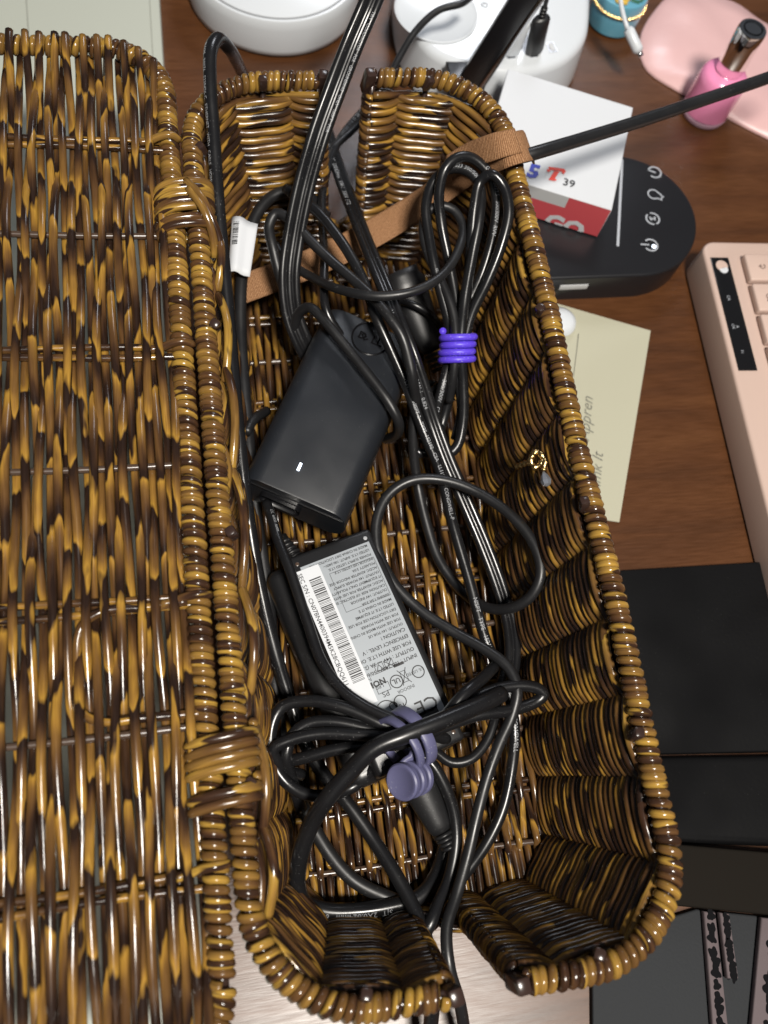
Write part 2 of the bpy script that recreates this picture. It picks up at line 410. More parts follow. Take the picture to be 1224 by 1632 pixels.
# ------------------------------------------------------------------ wicker basket
Z0, ZR = 0.011, 0.098
NS = 34
def dims(t):
    return 0.0595 + 0.0155 * t, 0.168 + 0.029 * t, 0.030 + 0.009 * t
aR, bR, rR = dims(1.0)
seg_len = []
for k in range(4):
    seg_len += [('s', None), ('a', None)]
half_top = aR - rR; side = 2 * (bR - rR); arc = math.pi / 2 * rR
SEG = [half_top, arc, side, arc, 2 * half_top, arc, side, arc, half_top]
CUM = np.concatenate([[0], np.cumsum(SEG)]); PER = CUM[-1]
def ring(u, z, extra=0.0):
    """points and outward normals on the basket wall; u clockwise from the middle of the far wall"""
    u = np.asarray(u) % 1.0; z = np.broadcast_to(np.asarray(z, float), u.shape)
    t = (z - Z0) / (ZR - Z0)
    a, bb, r = dims(t); L = u * PER
    k = np.clip(np.searchsorted(CUM, L, side='right') - 1, 0, 8); f = (L - CUM[k]) / (CUM[k+1] - CUM[k])
    x = np.zeros_like(L); y = np.zeros_like(L); nx = np.zeros_like(L); ny = np.zeros_like(L)
    ax, by = a - r, bb - r
    def setm(mk, X, Y, NX, NY): x[mk] = X[mk]; y[mk] = Y[mk]; nx[mk] = NX[mk]; ny[mk] = NY[mk]
    o = np.ones_like(L); zz = np.zeros_like(L)
    setm(k == 0, f * ax, bb, zz, o)
    an = f * np.pi / 2
    setm(k == 1, ax + r*np.sin(an), by + r*np.cos(an), np.sin(an), np.cos(an))
    setm(k == 2, a, by * (1 - 2*f), o, zz)
    setm(k == 3, ax + r*np.cos(an), -by - r*np.sin(an), np.cos(an), -np.sin(an))
    setm(k == 4, ax * (1 - 2*f), -bb, zz, -o)
    setm(k == 5, -ax - r*np.sin(an), -by - r*np.cos(an), -np.sin(an), -np.cos(an))
    setm(k == 6, -a, -by * (1 - 2*f), -o, zz)
    setm(k == 7, -ax - r*np.cos(an), by + r*np.sin(an), -np.cos(an), np.sin(an))
    setm(k == 8, -ax * (1 - f), bb, zz, o)
    y = y - 0.009 * (1 - t)
    Nn = np.stack([nx, ny, zz], 1)
    return np.stack([x, y, z], 1) + Nn * extra, Nn

basket = empty('wicker_basket', 'long brown and gold wicker basket with its lid folded open to the left', 'basket')
SR, WR, AMP = 0.0015, 0.00182, 0.0034
_q = np.concatenate([[.0135, .0405], np.linspace(.0405, PER/2 - .0405, 15)[1:-1], [PER/2 - .0405, PER/2 - .0135]]) / PER
stake_u = np.concatenate([_q, _q + .5])
def stake_k(u): return np.interp(u, np.concatenate([[stake_u[-1] - 1], stake_u, [stake_u[0] + 1]]), np.arange(-1, NS + 1))
for k in range(NS):
    zs = np.linspace(Z0 - .003, ZR + .001, 8)
    P, _ = ring(np.full(8, stake_u[k]), zs)
    tube('stake', P, SR, M['stake'], basket, 6)
ZN = 0.030
rows = 45; dz = (ZR - 0.0065 - Z0) / rows
def weave(u, r, amp): 
    sn = np.cos(np.pi * (stake_k(u) + r))
    return amp * np.tanh(1.6 * sn) / math.tanh(1.6)
def wob(u, r, a): return a * (np.sin(2*np.pi*(u*5 + r*.37)) + .6*np.sin(2*np.pi*(u*11 + r*.71)))
for r in range(rows):
    z = Z0 + .001 + r * dz
    amp = AMP * random.uniform(.92, 1.08)
    if z < ZN:
        u = np.arange(NS * 10) / (NS * 10)
        P, Nn = ring(u, z + wob(u, r, .00025)); P = P + Nn * weave(u, r, amp)[:, None]
        tube('weaver', P, WR, M['wall'], basket, 8, closed=True)
    else:
        for k0, k1 in ((0, 16), (17, 33)):
            u = np.linspace(stake_u[k0], stake_u[k1], (k1 - k0) * 10 + 1)
            P, Nn = ring(u, z + wob(u, r, .00025)); d = weave(u, r, amp); P = P + Nn * d[:, None]
            ends = []
            for e in (0, -1):
                uu = stake_u[k0] if e == 0 else stake_u[k1]
                c, n1 = ring(np.array([uu]), z); c = c[0]; n1 = n1[0]
                tg = np.array([n1[1], -n1[0], 0]) * (-1 if e == 0 else 1)
                sg = 1 if d[e] > 0 else -1
                th = np.linspace(np.pi, 0.12, 8)[:-1]
                A_ = c + np.cos(np.pi - th)[:, None] * n1 * sg * amp + np.sin(th)[:, None] * tg * amp + np.array([0, 0, 1]) * (np.linspace(dz * .9, 0, 7))[:, None]
                # runs from the far side of the end stake round to the near side
                A_ = c + np.cos(th)[:, None] * n1 * sg * amp + np.sin(th)[:, None] * tg * amp + np.array([0, 0, 1]) * (np.linspace(dz * .9, 0, 7))[:, None]
                ends.append(A_)
            P = np.vstack([ends[0], P, ends[1][::-1]])
            tube('weaver', P, WR, M['wall'], basket, 8)
# border strand below the rim, looping up to it
for k0, k1, ph in ((0, 16, 0), (17, 33, 1)):
    u = np.linspace(stake_u[k0], stake_u[k1], (k1 - k0) * 12 + 1)
    sn = np.cos(np.pi * (stake_k(u) + ph))
    P, Nn = ring(u, 0.0915 + .0022 * sn); P = P + Nn * (-.0038 * sn)[:, None]
    tube('border_strand', P, .0018, M['coil'], basket, 8)
    P, Nn = ring(u, 0.0895 - .0018 * sn); P = P + Nn * (.0036 * sn)[:, None]
    tube('border_strand', P, .0018, M['coil'], basket, 8)

def helix(path, R, pitch, jit=.0):
    P, T, N, B = frames(path)
    s = np.concatenate([[0], np.cumsum(np.linalg.norm(np.diff(P, axis=0), axis=1))])
    turns = s[-1] / pitch; n = int(turns * 14)
    ss_ = np.linspace(0, s[-1], n)
    ph = 2 * np.pi * ss_ / pitch
    Q = np.stack([np.interp(ss_, s, P[:, k]) for k in range(3)], 1)
    Nn = np.stack([np.interp(ss_, s, N[:, k]) for k in range(3)], 1); Bn = np.stack([np.interp(ss_, s, B[:, k]) for k in range(3)], 1)
    Tn = np.stack([np.interp(ss_, s, T[:, k]) for k in range(3)], 1)
    rr = R * (1 + jit * np.sin(ss_ * 730 + 3 * np.sin(ss_ * 190)))
    sh = .0007 * np.sin(ss_ * 310 + 2*np.sin(ss_*77))
    return Q + Nn * (np.cos(ph) * rr)[:, None] + Bn * (np.sin(ph) * rr)[:, None] + Tn * sh[:, None]
for k0, k1 in ((0, 16), (17, 33)):
    u = np.linspace(stake_u[k0], stake_u[k1], 400)
    P, Nn = ring(u, ZR)
    P[:, 2] += .0012 * np.sin(u * 2 * np.pi * 7)
    rim = tube('rim', P, .0022, M['stake'], basket, 8)
    tube('rim_wrapping', helix(P, .0031, .00325, .05), .00168, M['coil'], rim, 8)
    for e, du in ((0, -.0022), (-1, .0022)):
        c = P[e]; t = P[0] - P[1] if e == 0 else P[-1] - P[-2]; t = t / np.linalg.norm(t)
        o = bm_obj('rim_end', box_bm(.0052, .0058, .0125, (0, 0, 0), .0012, 2), M['stake'], rim)
        o.location = V3(c + t * .0022 + np.array([0, 0, -.0015])); o.rotation_euler = (0.1, .12, random.uniform(-.2, .2))
    for k in range(k0 + 1, k1):
        if k % 3 == 0 or k in (1, 15, 18, 32):
            c, n1 = ring(np.array([stake_u[k]]), ZR); c = c[0] - n1[0] * .0042
            o = bm_obj('stake_end', box_bm(.0042, .0042, .0075, (0, 0, 0), .0012, 2), M['stake'], rim)
            o.location = V3(c + np.array([0, 0, .0018])); o.rotation_euler = (random.uniform(-.3, .3), random.uniform(-.3, .3), random.uniform(0, 1.5))

# --- basket floor
a0, b0, r0 = dims(0)
u = np.arange(240) / 240
P, _ = ring(u, Z0 - .003)
floor = tube('floor_frame', P, .0025, M['stake'], basket, 8, closed=True)
FY = -0.009
fribs = np.arange(-6, 7) * 0.0252 + .003 + FY
def xspan(y):
    ay = abs(y)
    if ay < b0 - r0: return a0
    return a0 - r0 + math.sqrt(max(r0**2 - (ay - (b0 - r0))**2, 0))
FZ = 0.0095
for j, y in enumerate(fribs):
    hx = xspan(y - FY) - .001
    for dy in ((-.0021, .0021) if j % 2 else (0,)):
        n = 30; x = np.linspace(-hx, hx, n)
        tube('floor_rib', np.stack([x, y + dy + .0006*np.sin(x*60+j), np.full(n, FZ)], 1), .00145, M['rod'] if j % 2 == 0 else M['wall'], floor, 8)
xs = np.arange(-17, 18) * .00345
for i, x in enumerate(xs):
    yl = b0 - .001
    if abs(x) > a0 - r0: yl = b0 - r0 + math.sqrt(max(r0**2 - (abs(x) - (a0 - r0))**2, 0)) - .001
    y = np.linspace(-yl, yl, 170) + FY
    ky = np.interp(y, fribs, np.arange(13), left=-.5, right=12.5)
    zz = FZ + .0026 * np.cos(np.pi * (ky + i)) + .0002*np.sin(y*90+i)
    xx = x + .0005*np.sin(y*55 + i*1.7) + .0004*np.sin(y*23 + i*.9)
    tube('strand', np.stack([xx, y, zz], 1), .0016, M['lidwick'], floor, 8)

# --- lid, hinged on the left rim and folded back
TH = math.radians(4.0)
HX = -0.085
def LID(P):
    """lid plane coords: x to the left from the hinge edge (negative), y, height -> world"""
    P = np.asarray(P, float); x = P[:, 0]; z = P[:, 2]
    return np.stack([HX + x*math.cos(TH) + z*math.sin(TH), P[:, 1], ZR - x*math.sin(TH) + z*math.cos(TH)], 1)
LW, LB, LR = 0.156, 0.212, 0.028
LY0 = 0.001
def rrect(cx, cy, hx, hy, r, n=600):
    seg = [2*(hy-r), math.pi/2*r, 2*(hx-r), math.pi/2*r] * 2; cum = np.concatenate([[0], np.cumsum(seg)])
    s = np.linspace(0, cum[-1], n, endpoint=False); out = []
    for L in s:
        k = min(np.searchsorted(cum, L, side='right') - 1, 7); f = (L - cum[k]) / seg[k]; a = f*math.pi/2
        x, y = [(hx, -(hy-r) + f*2*(hy-r)), (hx-r+r*math.cos(a), hy-r+r*math.sin(a)), ((hx-r)*(1-2*f), hy), (-(hx-r)-r*math.sin(a), hy-r+r*math.cos(a)),
                (-hx, (hy-r)*(1-2*f)), (-(hx-r)-r*math.cos(a), -(hy-r)-r*math.sin(a)), (-(hx-r)*(1-2*f), -hy), (hx-r+r*math.sin(a), -(hy-r)-r*math.cos(a))][k]
        out.append((cx+x, cy+y, 0))
    return np.array(out)
edge = rrect(-LW/2, LY0, LW/2, LB, LR)
edge[:, 2] = .0010*np.sin(np.arange(600)*2*np.pi/600*9)
edge = np.vstack([edge, edge[:1]])
EW = LID(edge)
lid = tube('lid', EW, .0022, M['stake'], basket, 8)
tube('lid_rim_wrapping', helix(EW, .0031, .00325, .05), .00168, M['coil'], lid, 8)
lribs = np.array([.157, .108, .0505, 0.0, -.055, -.1005, -.151])
for j, y in enumerate(lribs):
    x = np.linspace(-LW, 0, 50)
    if j % 2 == 0:
        for dy in (-.0021, .0021):
            tube('lid_rib', LID(np.stack([x, y + dy + .0005*np.sin(x*70 + j + dy*900), np.zeros(50)], 1)), .0015, M['lidwick'], lid, 8)
    else:
        tube('lid_rib', LID(np.stack([x, y + .0006*np.sin(x*40), np.zeros(50)], 1)), .0014, M['rod'], lid, 8)
ly = np.concatenate([[LB + LY0], lribs, [-LB + LY0]])
n_l = 48
for i in range(n_l):
    x0 = -.0052 - i * .00308
    ym = LB
    for ed in (-x0, LW + x0):
        if ed < LR: ym = min(ym, LB - LR + math.sqrt(max(LR**2 - (LR - ed)**2, 0)))
    y = np.linspace(ym + LY0, -ym + LY0, 200)
    k = np.interp(-y, -ly, np.arange(len(ly)))
    tri = np.cos(np.pi * (k + i))
    endf = np.clip((ym - np.abs(y - LY0)) / .02, 0, 1)
    z = .0036 * tri * np.minimum(1, .5 + endf) + .0003*np.sin(y*70 + i*2.1)
    if i % 2 == 0: z = z + (1 - endf) * .0050
    else: z = z - (1 - endf) * .0035
    lat = .0006*np.sin(y*31 + i*1.9) + .0004*np.sin(y*67 + i*.8) + random.uniform(-.0004, .0004)
    tube('strand', LID(np.stack([x0 + lat, y, z], 1)), .00177 + .00008*math.sin(i*2.3), M['lidwick'], lid, 8)

# --- strand loops that tie lid rim and basket rim together (hinges), and stray edge strands
xc = (HX - aR) / 2; hw = (aR + HX) / -2
for yc, turns in ((.126, 5), (.112, 2), (-.1105, 4), (-.1255, 2)):
    n = int(turns * 28); th = np.linspace(0, turns * 2*np.pi, n)
    rad = .0066
    x = xc + np.sign(np.cos(th)) * hw * np.abs(np.cos(th))**.5 + rad*np.cos(th); z = ZR + rad*np.sin(th)
    y = yc + .0034 * (th/(2*np.pi) - turns/2) + .0022*np.cos(th)
    tube('hinge_loop', np.stack([x, y, z], 1), .00185, M['coil'], basket, 8)
for ya, yb in ((.118, .085), (.083, .04), (.05, .0), (.0, -.05), (-.05, -.09), (-.1, -.14), (-.135, -.165)):
    s = np.linspace(0, 1, 30)
    P = np.stack([-aR + .0062 + .003*np.sin(np.pi*s), ya + (yb-ya)*s, ZR - .001 - .007*(np.abs(2*s - 1)**2)], 1)
    tube('edge_strand', P, .0018, M['coil'], basket, 8)
# loose strand loop by the upper hinge
tube('edge_strand', catmull([U(296, 288, .105), U(320, 312, .107), U(338, 350, .103), U(350, 385, .097), U(348, 420, .092), U(336, 440, .090)]), .0018, M['coil'], basket, 8)
tube('edge_strand', catmull([U(300, 300, .106), U(325, 335, .106), U(340, 380, .099), U(342, 410, .093)]), .0018, M['coil'], basket, 8)
# tie strands round lid ribs next to its rim
for y in (.157, .0505, -.0560, -.149):
    P = LID(np.array([[-.013, y, .002], [-.009, y+.0005, .0022], [-.004, y+.0015, .0042], [.001, y+.0018, .0052], [.0045, y+.002, .002]]))
    tube('tie_strand', catmull(P), .0017, M['coil'], lid, 8)
tube('tie_strand', catmull(LID(np.array([[0, -.0965, .001], [-.02, -.096, .001], [-.036, -.0955, .001], [-.0425, -.0905, .0], [-.043, -.075, -.001], [-.041, -.062, .0015], [-.034, -.0575, .003], [-.018, -.0565, .001], [-.004, -.056, .003]]))), .0017, M['lidwick'], lid, 8)

# ================================================================== cables
def cable(name, path, r, label, material='cable', cat='cable', texts=(), sides=12, group=None):
    o = tube(name, path, r, M[material], None, sides)
    tag(o, label, cat, group)
    for t in texts:
        s0, txt, size = t[:3]
        text_on_path('printing', path, s0, txt, size, r, M['print'], o, reverse=(t[3] if len(t) > 3 else False), tilt=(t[4] if len(t) > 4 else 0.))
    return o
def flat_cable(name, path, r, n, label, material='cable', texts=(), up=(0, -.2, 1), twist=0.0):
    P, T, N, B = frames(path, up)
    items = []
    for k in range(n):
        o = (k - (n-1)/2) * r * 1.75
        items.append(tube_data(P + B * o, r, 10, 0.0))
    # web that fuses the conductors
    items.append(tube_data(P, r * (n-1) * .9, 12, 0.0, flat=.75 / max(1, (n-1) * .9) , up=up))
    ob = joined_tubes(name, items, M[material]); tag(ob, label, 'cable')
    for t in texts:
        k, s0, txt, size = t[:4]
        o = (k - (n-1)/2) * r * 1.75
        Q = P + B * o
        text_on_path('printing', Q, s0, txt, size, r, M['print'], ob, reverse=(t[4] if len(t) > 4 else False))
    return ob

# long round cable that drops over the far left rim, follows the left wall and leaves by the near notch
p_hdmi = PX((392, 130, .030), (378, 100, .070), (362, 74, .104), (347, 62, .114), (336, 80, .116), (335, 130, .112), (341, 220, .103), (348, 330, .093),
            (357, 430, .085), (366, 530, .077), (375, 640, .069), (386, 750, .061), (399, 850, .052), (415, 940, .043), (436, 1030, .034), (460, 1110, .026),
            (487, 1185, .022), (520, 1240, .022), (556, 1283, .023), (595, 1338, .024), (633, 1398, .027), (664, 1458, .031), (682, 1510, .036), (690, 1570, .037), (686, 1640, .025), (680, 1720, .012))
cable('display_cable', p_hdmi, .0031, 'thick round black cable running along the left wall and out through the near notch', texts=[
    (.115, 'AWM   20276   E239426-C   ETHERNET   WITH   CABLE   HDMI', .0023, False, -.9), ])
# second cable beside it carrying the white tag
p_tag = PX((520, 345, .040), (490, 312, .052), (460, 305, .056), (430, 316, .056), (406, 348, .054), (392, 400, .050), (384, 460, .047), (384, 540, .042), (391, 640, .037), (402, 760, .031), (414, 860, .026), (428, 960, .022), (436, 1060, .020), (444, 1150, .019), (462, 1230, .019), (500, 1320, .019), (560, 1400, .019), (640, 1440, .019))
cab_tag = cable('tagged_cable', p_tag, .0030, 'black cable with a white wrapped paper tag, arching out near the far wall', 'cable2')
def tag_sheet():
    c = [U(411, 357, .0605), U(398, 441, .0555), U(364, 434, .0565), U(370, 346, .0615)]
    n = 10; V = []
    for i in range(n):
        f = i / (n-1)
        for a, b_ in ((c[0], c[1]), (c[3], c[2])): pass
    V = []; F = []
    for i in range(8):
        for j in range(8):
            a = i/7; bb = j/7
            p = (c[0]*(1-a) + c[1]*a)*(1-bb) + (c[3]*(1-a) + c[2]*a)*bb
            V.append(p + np.array([0, 0, .0022*math.sin(math.pi*min(1, (1-bb)*1.6))]))
    for lay in (0, 1):
        pass
    k = len(V); V2 = [v - np.array([0, 0, .0004]) for v in V]
    idx = lambda i, j: i*8 + j
    for i in range(7):
        for j in range(7):
            F.append([idx(i, j), idx(i, j+1), idx(i+1, j+1), idx(i+1, j)]); F.append([k+idx(i+1, j), k+idx(i+1, j+1), k+idx(i, j+1), k+idx(i, j)])
    for i in range(7):
        F.append([idx(i, 0), idx(i+1, 0), k+idx(i+1, 0), k+idx(i, 0)]); F.append([idx(i+1, 7), idx(i, 7), k+idx(i, 7), k+idx(i+1, 7)])
        F.append([idx(0, i+1), idx(0, i), k+idx(0, i), k+idx(0, i+1)]); F.append([idx(7, i), idx(7, i+1), k+idx(7, i+1), k+idx(7, i)])
    t = mesh_obj('paper_tag', V + V2, F, M['paper'], cab_tag)
    bars = []
    bv, bf = [], []
    a = .10
    rnd = random.Random(3)
    while a < .52:
        wd = rnd.choice([.006, .011, .018])
        q = []
        for aa, bb in ((a, .70), (a+wd, .70), (a+wd, .93), (a, .93)):
            p = (c[0]*(1-aa) + c[1]*aa)*(1-bb) + (c[3]*(1-aa) + c[2]*aa)*bb
            q.append(p + np.array([0, 0, .0022*math.sin(math.pi*min(1, (1-bb)*1.6)) + .00035]))
        bf.append([len(bv)+x for x in range(4)]); bv += q; a += wd + rnd.choice([.007, .012, .02])
    mesh_obj('barcode', bv, bf, M['ink'], t, smooth=False)
tag_sheet()
# flat three-ridge cord from above through the far notch
p_flat3 = PX((640, -130, .150), (592, 0, .138), (562, 70, .127), (535, 140, .117), (508, 215, .105), (484, 300, .090), (468, 380, .076), (461, 440, .066), (466, 500, .055), (482, 545, .046), (505, 585, .034), (540, 620, .022))
flat_cable('flat_grounded_cord', p_flat3, .0019, 3, 'flat three-ridged black cord coming down from the top through the far notch', texts=[
    (2, .046, 'TEN   CONDUCTOR   FOR   GROUNDING   ONLY   NISPT   FOR', .0019)])
# flat two-conductor cord crossing to the right
p_flat2 = PX((505, 150, .020), (522, 215, .032), (538, 265, .044), (560, 325, .056), (585, 390, .066), (612, 455, .072), (636, 515, .072), (655, 565, .068), (672, 615, .060), (690, 670, .050), (712, 730, .043), (740, 795, .036), (772, 870, .029), (798, 940, .024), (814, 1000, .022), (816, 1060, .023), (800, 1110, .024))
flat_cable('flat_lamp_cord', p_flat2, .0021, 2, 'flat two-wire black cord with printed rating crossing above the coiled cord', texts=[
    (0, .058, 'NISPT-2   60°C   2X0.824mm   VW-1   300V  FT2', .0030), (0, .195, 'LL   NISPT-2   60°C  105  CSA  VW-1   0.824', .0026)])
# round cords from the left loop to lower right
p_lp1 = PX((500, 560, .030), (470, 510, .046), (449, 450, .062), (435, 395, .071), (429, 360, .074), (440, 340, .077), (461, 349, .078), (493, 382, .077), (527, 415, .076), (560, 443, .077), (593, 473, .079), (620, 505, .080), (640, 535, .078), (651, 570, .073), (658, 605, .067), (662, 640, .056), (658, 690, .045), (664, 763, .030), (679, 832, .024), (700, 893, .021), (735, 940, .022), (775, 968, .032), (815, 969, .042), (848, 948, .050), (862, 912, .055), (850, 866, .056), (815, 822, .054), (760, 784, .051), (705, 765, .050), (655, 766, .049), (618, 790, .047), (600, 832, .045), (603, 880, .043), (628, 930, .041), (672, 974, .041), (725, 1008, .044), (775, 1036, .048), (810, 1064, .051), (824, 1098, .052), (816, 1140, .050), (796, 1185, .046), (776, 1240, .042), (760, 1300, .039), (745, 1365, .037), (728, 1425, .037), (712, 1480, .039), (716, 1540, .040), (733, 1600, .032), (745, 1680, .016))
cable('looped_cord', p_lp1, .0025, 'thin black cord making a round loop mid-basket and leaving by the near notch', 'cable2')
p_lp2 = PX((455, 300, .070), (491, 326, .072), (511, 343, .073), (550, 394, .073), (578, 445, .072), (600, 506, .070), (624, 560, .064), (648, 615, .058), (664, 660, .054), (680, 700, .050), (702, 753, .046), (720, 830, .043), (747, 923, .038), (774, 1020, .034), (792, 1060, .032), (812, 1110, .030), (820, 1170, .028), (816, 1220, .024), (802, 1287, .020), (776, 1343, .018), (738, 1396, .018), (700, 1440, .018))
cable('printed_power_cord', p_lp2, .0026, 'round black cord with white lettering running diagonally beside the flat cord', texts=[
    (.118, 'E349876   NISPT-2   TYPE  152192   CSA   LL112151   CONGWELL-P', .0024), (.225, 'NISPT   TYPE   152192   CSA   CONGWELL   P   CONGWELL', .0027)])
# lettered thin cord behind
p_let = PX((640, 120, .022), (590, 165, .028), (540, 225, .038), (515, 300, .050), (514, 360, .058), (517, 410, .064), (516, 460, .066), (520, 495, .064), (540, 530, .058), (575, 568, .048), (615, 592, .036), (660, 608, .034), (702, 618, .040), (720, 640, .040))
cable('lettered_cord', p_let, .0022, 'thin lettered black cord curving down onto the larger charger', texts=[(.035, '200B/T    60227  IEC  53  RVV  300/500V', .0026)])
# short arc cord with strap over the charger
p_arc = PX((470, 560, .030), (468, 528, .048), (478, 497, .060), (494, 490, .065), (520, 515, .066), (545, 545, .065), (570, 576, .064), (600, 614, .063), (622, 645, .061), (635, 672, .056), (634, 690, .046), (615, 700, .030))
cable('charger_strap_cord', p_arc, .0024, 'short black cord arching over the flat top of the larger charger', 'cable2')
p_arc2 = PX((438, 390, .060), (455, 415, .061), (490, 438, .064), (540, 461, .080), (580, 470, .086), (613, 472, .088), (663, 463, .089), (705, 438, .088), (730, 400, .088), (737, 360, .088), (722, 334, .089), (699, 328, .089), (680, 340, .086), (674, 370, .083), (684, 410, .080), (704, 450, .078), (722, 500, .075), (726, 550, .071), (722, 600, .062), (715, 640, .050))
cable('draped_cord', p_arc2, .0022, 'black cord draped across the bundle ending in a small loop at its top', 'cable2')
p_arc3 = PX((632, 478, .048), (660, 486, .050), (690, 505, .046), (705, 525, .040)); cable('short_cord', p_arc3, .0019, 'short glossy cord end beside the plug under the flat cord')

# coiled cord held by the purple tie
bl = [
    [(726, 700, .040), (736, 655, .050), (730, 600, .060), (722, 553, .066), (712, 500, .070), (696, 440, .073), (684, 380, .075), (679, 325, .078), (694, 285, .083), (722, 268, .087), (750, 276, .088), (765, 300, .086), (764, 345, .083), (752, 410, .079), (740, 480, .075), (734, 553, .070), (738, 610, .060), (738, 670, .050), (728, 712, .044), (712, 724, .042), (698, 708, .042), (694, 668, .046), (704, 620, .056), (722, 553, .063), (744, 490, .068), (770, 430, .074), (788, 360, .079), (790, 310, .083), (778, 276, .088), (752, 252, .092), (730, 251, .093), (710, 268, .091), (700, 305, .084), (703, 355, .076), (716, 420, .071), (728, 490, .068), (732, 553, .064), (716, 600, .054), (688, 628, .046), (664, 660, .040), (656, 698, .038), (668, 722, .037), (690, 716, .036), (706, 670, .040), (722, 610, .052), (738, 553, .064), (752, 500, .072), (776, 450, .078), (800, 388, .084), (811, 335, .088), (802, 296, .092), (784, 278, .094), (766, 288, .090), (756, 330, .084), (750, 400, .078), (743, 480, .071), (738, 553, .064)]]
p_coil = PX(*[(x, y, z + .012*min(1, max(0, (520 - y)/180))) for x, y, z in bl[0]])
coil = cable('coiled_cord', p_coil, .0025, 'long black cord folded into upright loops and bound with a purple tie', texts=[
    (.055, '60227 IEC 53 (RVV) 300/500V GB/T 5023', .0016, False), (.50, '300/300V   GB/T  5023.5', .0026, True), (.395, 'GB/T   5023.5   300/300V  RVV', .0026, True), (.13, 'GB/T 5023 300/500V', .0024)])
# purple spiral tie
c0 = U(729, 553, .067); ax = U(727, 583, .062) - U(731, 523, .071); ax /= np.linalg.norm(ax)
e1 = np.cross(ax, [0, 0, 1.]); e1 /= np.linalg.norm(e1); e2 = np.cross(ax, e1)
th = np.linspace(0, 2*np.pi*4.1, 200)
rad = .0074 + .0003*np.sin(th*.37)
P = c0 + (e1*np.cos(th)[:, None] * rad[:, None] + e2*np.sin(th)[:, None]*.0066) + ax * (.0034*(th/(2*np.pi) - 2.05))[:, None]
tag(tube('spiral_tie', P, .00168, M['purple'], None, 10), 'bright purple rubber spiral tie wound around the coiled cord', 'cable tie')

# cord bundle at the near end
b1 = PX((712, 1178, .044), (690, 1172, .050), (655, 1165, .055), (620, 1158, .056), (550, 1128, .054), (490, 1117, .050), (448, 1128, .046), (432, 1165, .044), (437, 1218, .042), (462, 1252, .040), (498, 1268, .036), (560, 1255, .030), (600, 1220, .036), (620, 1185, .048), (650, 1172, .054), (700, 1150, .058), (740, 1105, .060), (770, 1080, .055), (788, 1062, .046))
cable('bundled_cord', b1, .0026, 'black cord in a wide left-hand loop gathered by the grey-blue clip', 'cable')
b2 = PX((700, 1160, .052), (655, 1176, .053), (607, 1166, .052), (532, 1150, .050), (492, 1153, .048), (466, 1172, .046), (456, 1206, .044), (464, 1240, .036), (480, 1290, .024))
cable('bundled_cord', b2, .0026, 'black cord forming the inner narrow left loop of the clipped bundle', 'cable')
b3 = PX((480, 1235, .030), (450, 1225, .040), (436, 1194, .047), (466, 1178, .049), (513, 1169, .051), (590, 1172, .055), (640, 1172, .058), (686, 1155, .058), (757, 1112, .055), (800, 1096, .053), (838, 1093, .052), (858, 1098, .051), (866, 1107, .050), (856, 1117, .049),
        (820, 1131, .050), (757, 1141, .053), (690, 1165, .054), (640, 1185, .053), (588, 1188, .050), (532, 1195, .047), (468, 1211, .042), (442, 1208, .034), (436, 1180, .026))
cable('bundled_cord', b3, .0026, 'black cord doubled back in a tight bend furthest right of the clipped bundle', 'cable')
b5 = PX((640, 1180, .046), (686, 1193, .044), (719, 1215, .042), (750, 1210, .042), (776, 1181, .042), (788, 1148, .042), (796, 1100, .040), (806, 1060, .038))
cable('bundled_cord', b5, .0022, 'thin black cord hanging in a shallow curve right of the clip', 'cable')
b6 = PX((800, 1105, .058), (776, 1118, .062), (708, 1147, .067), (644, 1172, .069), (595, 1193, .067), (558, 1230, .062), (521, 1273, .056), (493, 1320, .046), (477, 1370, .037), (474, 1412, .029), (486, 1440, .024), (520, 1452, .022), (570, 1452, .022), (625, 1444, .022), (668, 1430, .021), (694, 1400, .019), (708, 1360, .018), (712, 1310, .018), (700, 1255, .018))
cable('thick_power_cord', b6, .0036, 'thickest black cord sweeping from the clip down the near left corner', 'cable', texts=[
    (.062, 'SJT  2X0.824mm   60°C   300V', .0034, True, .35)])
b7 = PX((660, 1195, .040), (686, 1215, .040), (705, 1245, .038), (722, 1290, .034), (727, 1340, .031), (716, 1400, .030), (700, 1438, .032), (684, 1475, .034), (668, 1500, .030))
cable('plug_lead', b7, .0027, 'black lead curving past the moulded plug towards the near notch', 'cable')
# moulded plug below the clip
def plug(name, a, b_, w0, w1, th_, label):
    a, b_ = np.array(a), np.array(b_); n = 14; s = np.linspace(0, 1, n)
    P = a + (b_ - a) * s[:, None]
    wd = w0 + (w1 - w0) * (s**1.5)
    wd = wd * np.where(s < .08, .8, 1.0) * np.where(s > .94, .85, 1.0)
    o = tube(name, P, wd, M['plug'], None, 20, flat=th_, up=(0, -.2, 1)); tag(o, label, 'plug')
    for k in range(4):
        q = a + (b_ - a) * (1.02 + .06*k); tube('strain_rib', np.array([q, q + (b_-a)*.035]), w1*.9*(1-.07*k), M['plug'], o, 14, up=(0, -.2, 1))
    return o
plug('moulded_plug', U(652, 1215, .036), U(704, 1325, .030), .0085, .0050, .75, 'black moulded connector plug under the grey-blue clip')
plug('moulded_plug', U(640, 430, .050), U(690, 560, .030), .0105, .0062, .6, 'large black moulded connector half hidden behind the flat cord')
for i, off in enumerate((0, 14, 28)):
    q0, q1 = U(655 + off, 560 - off*.2, .034), U(690 + off*.7, 600 - off*.6, .030)

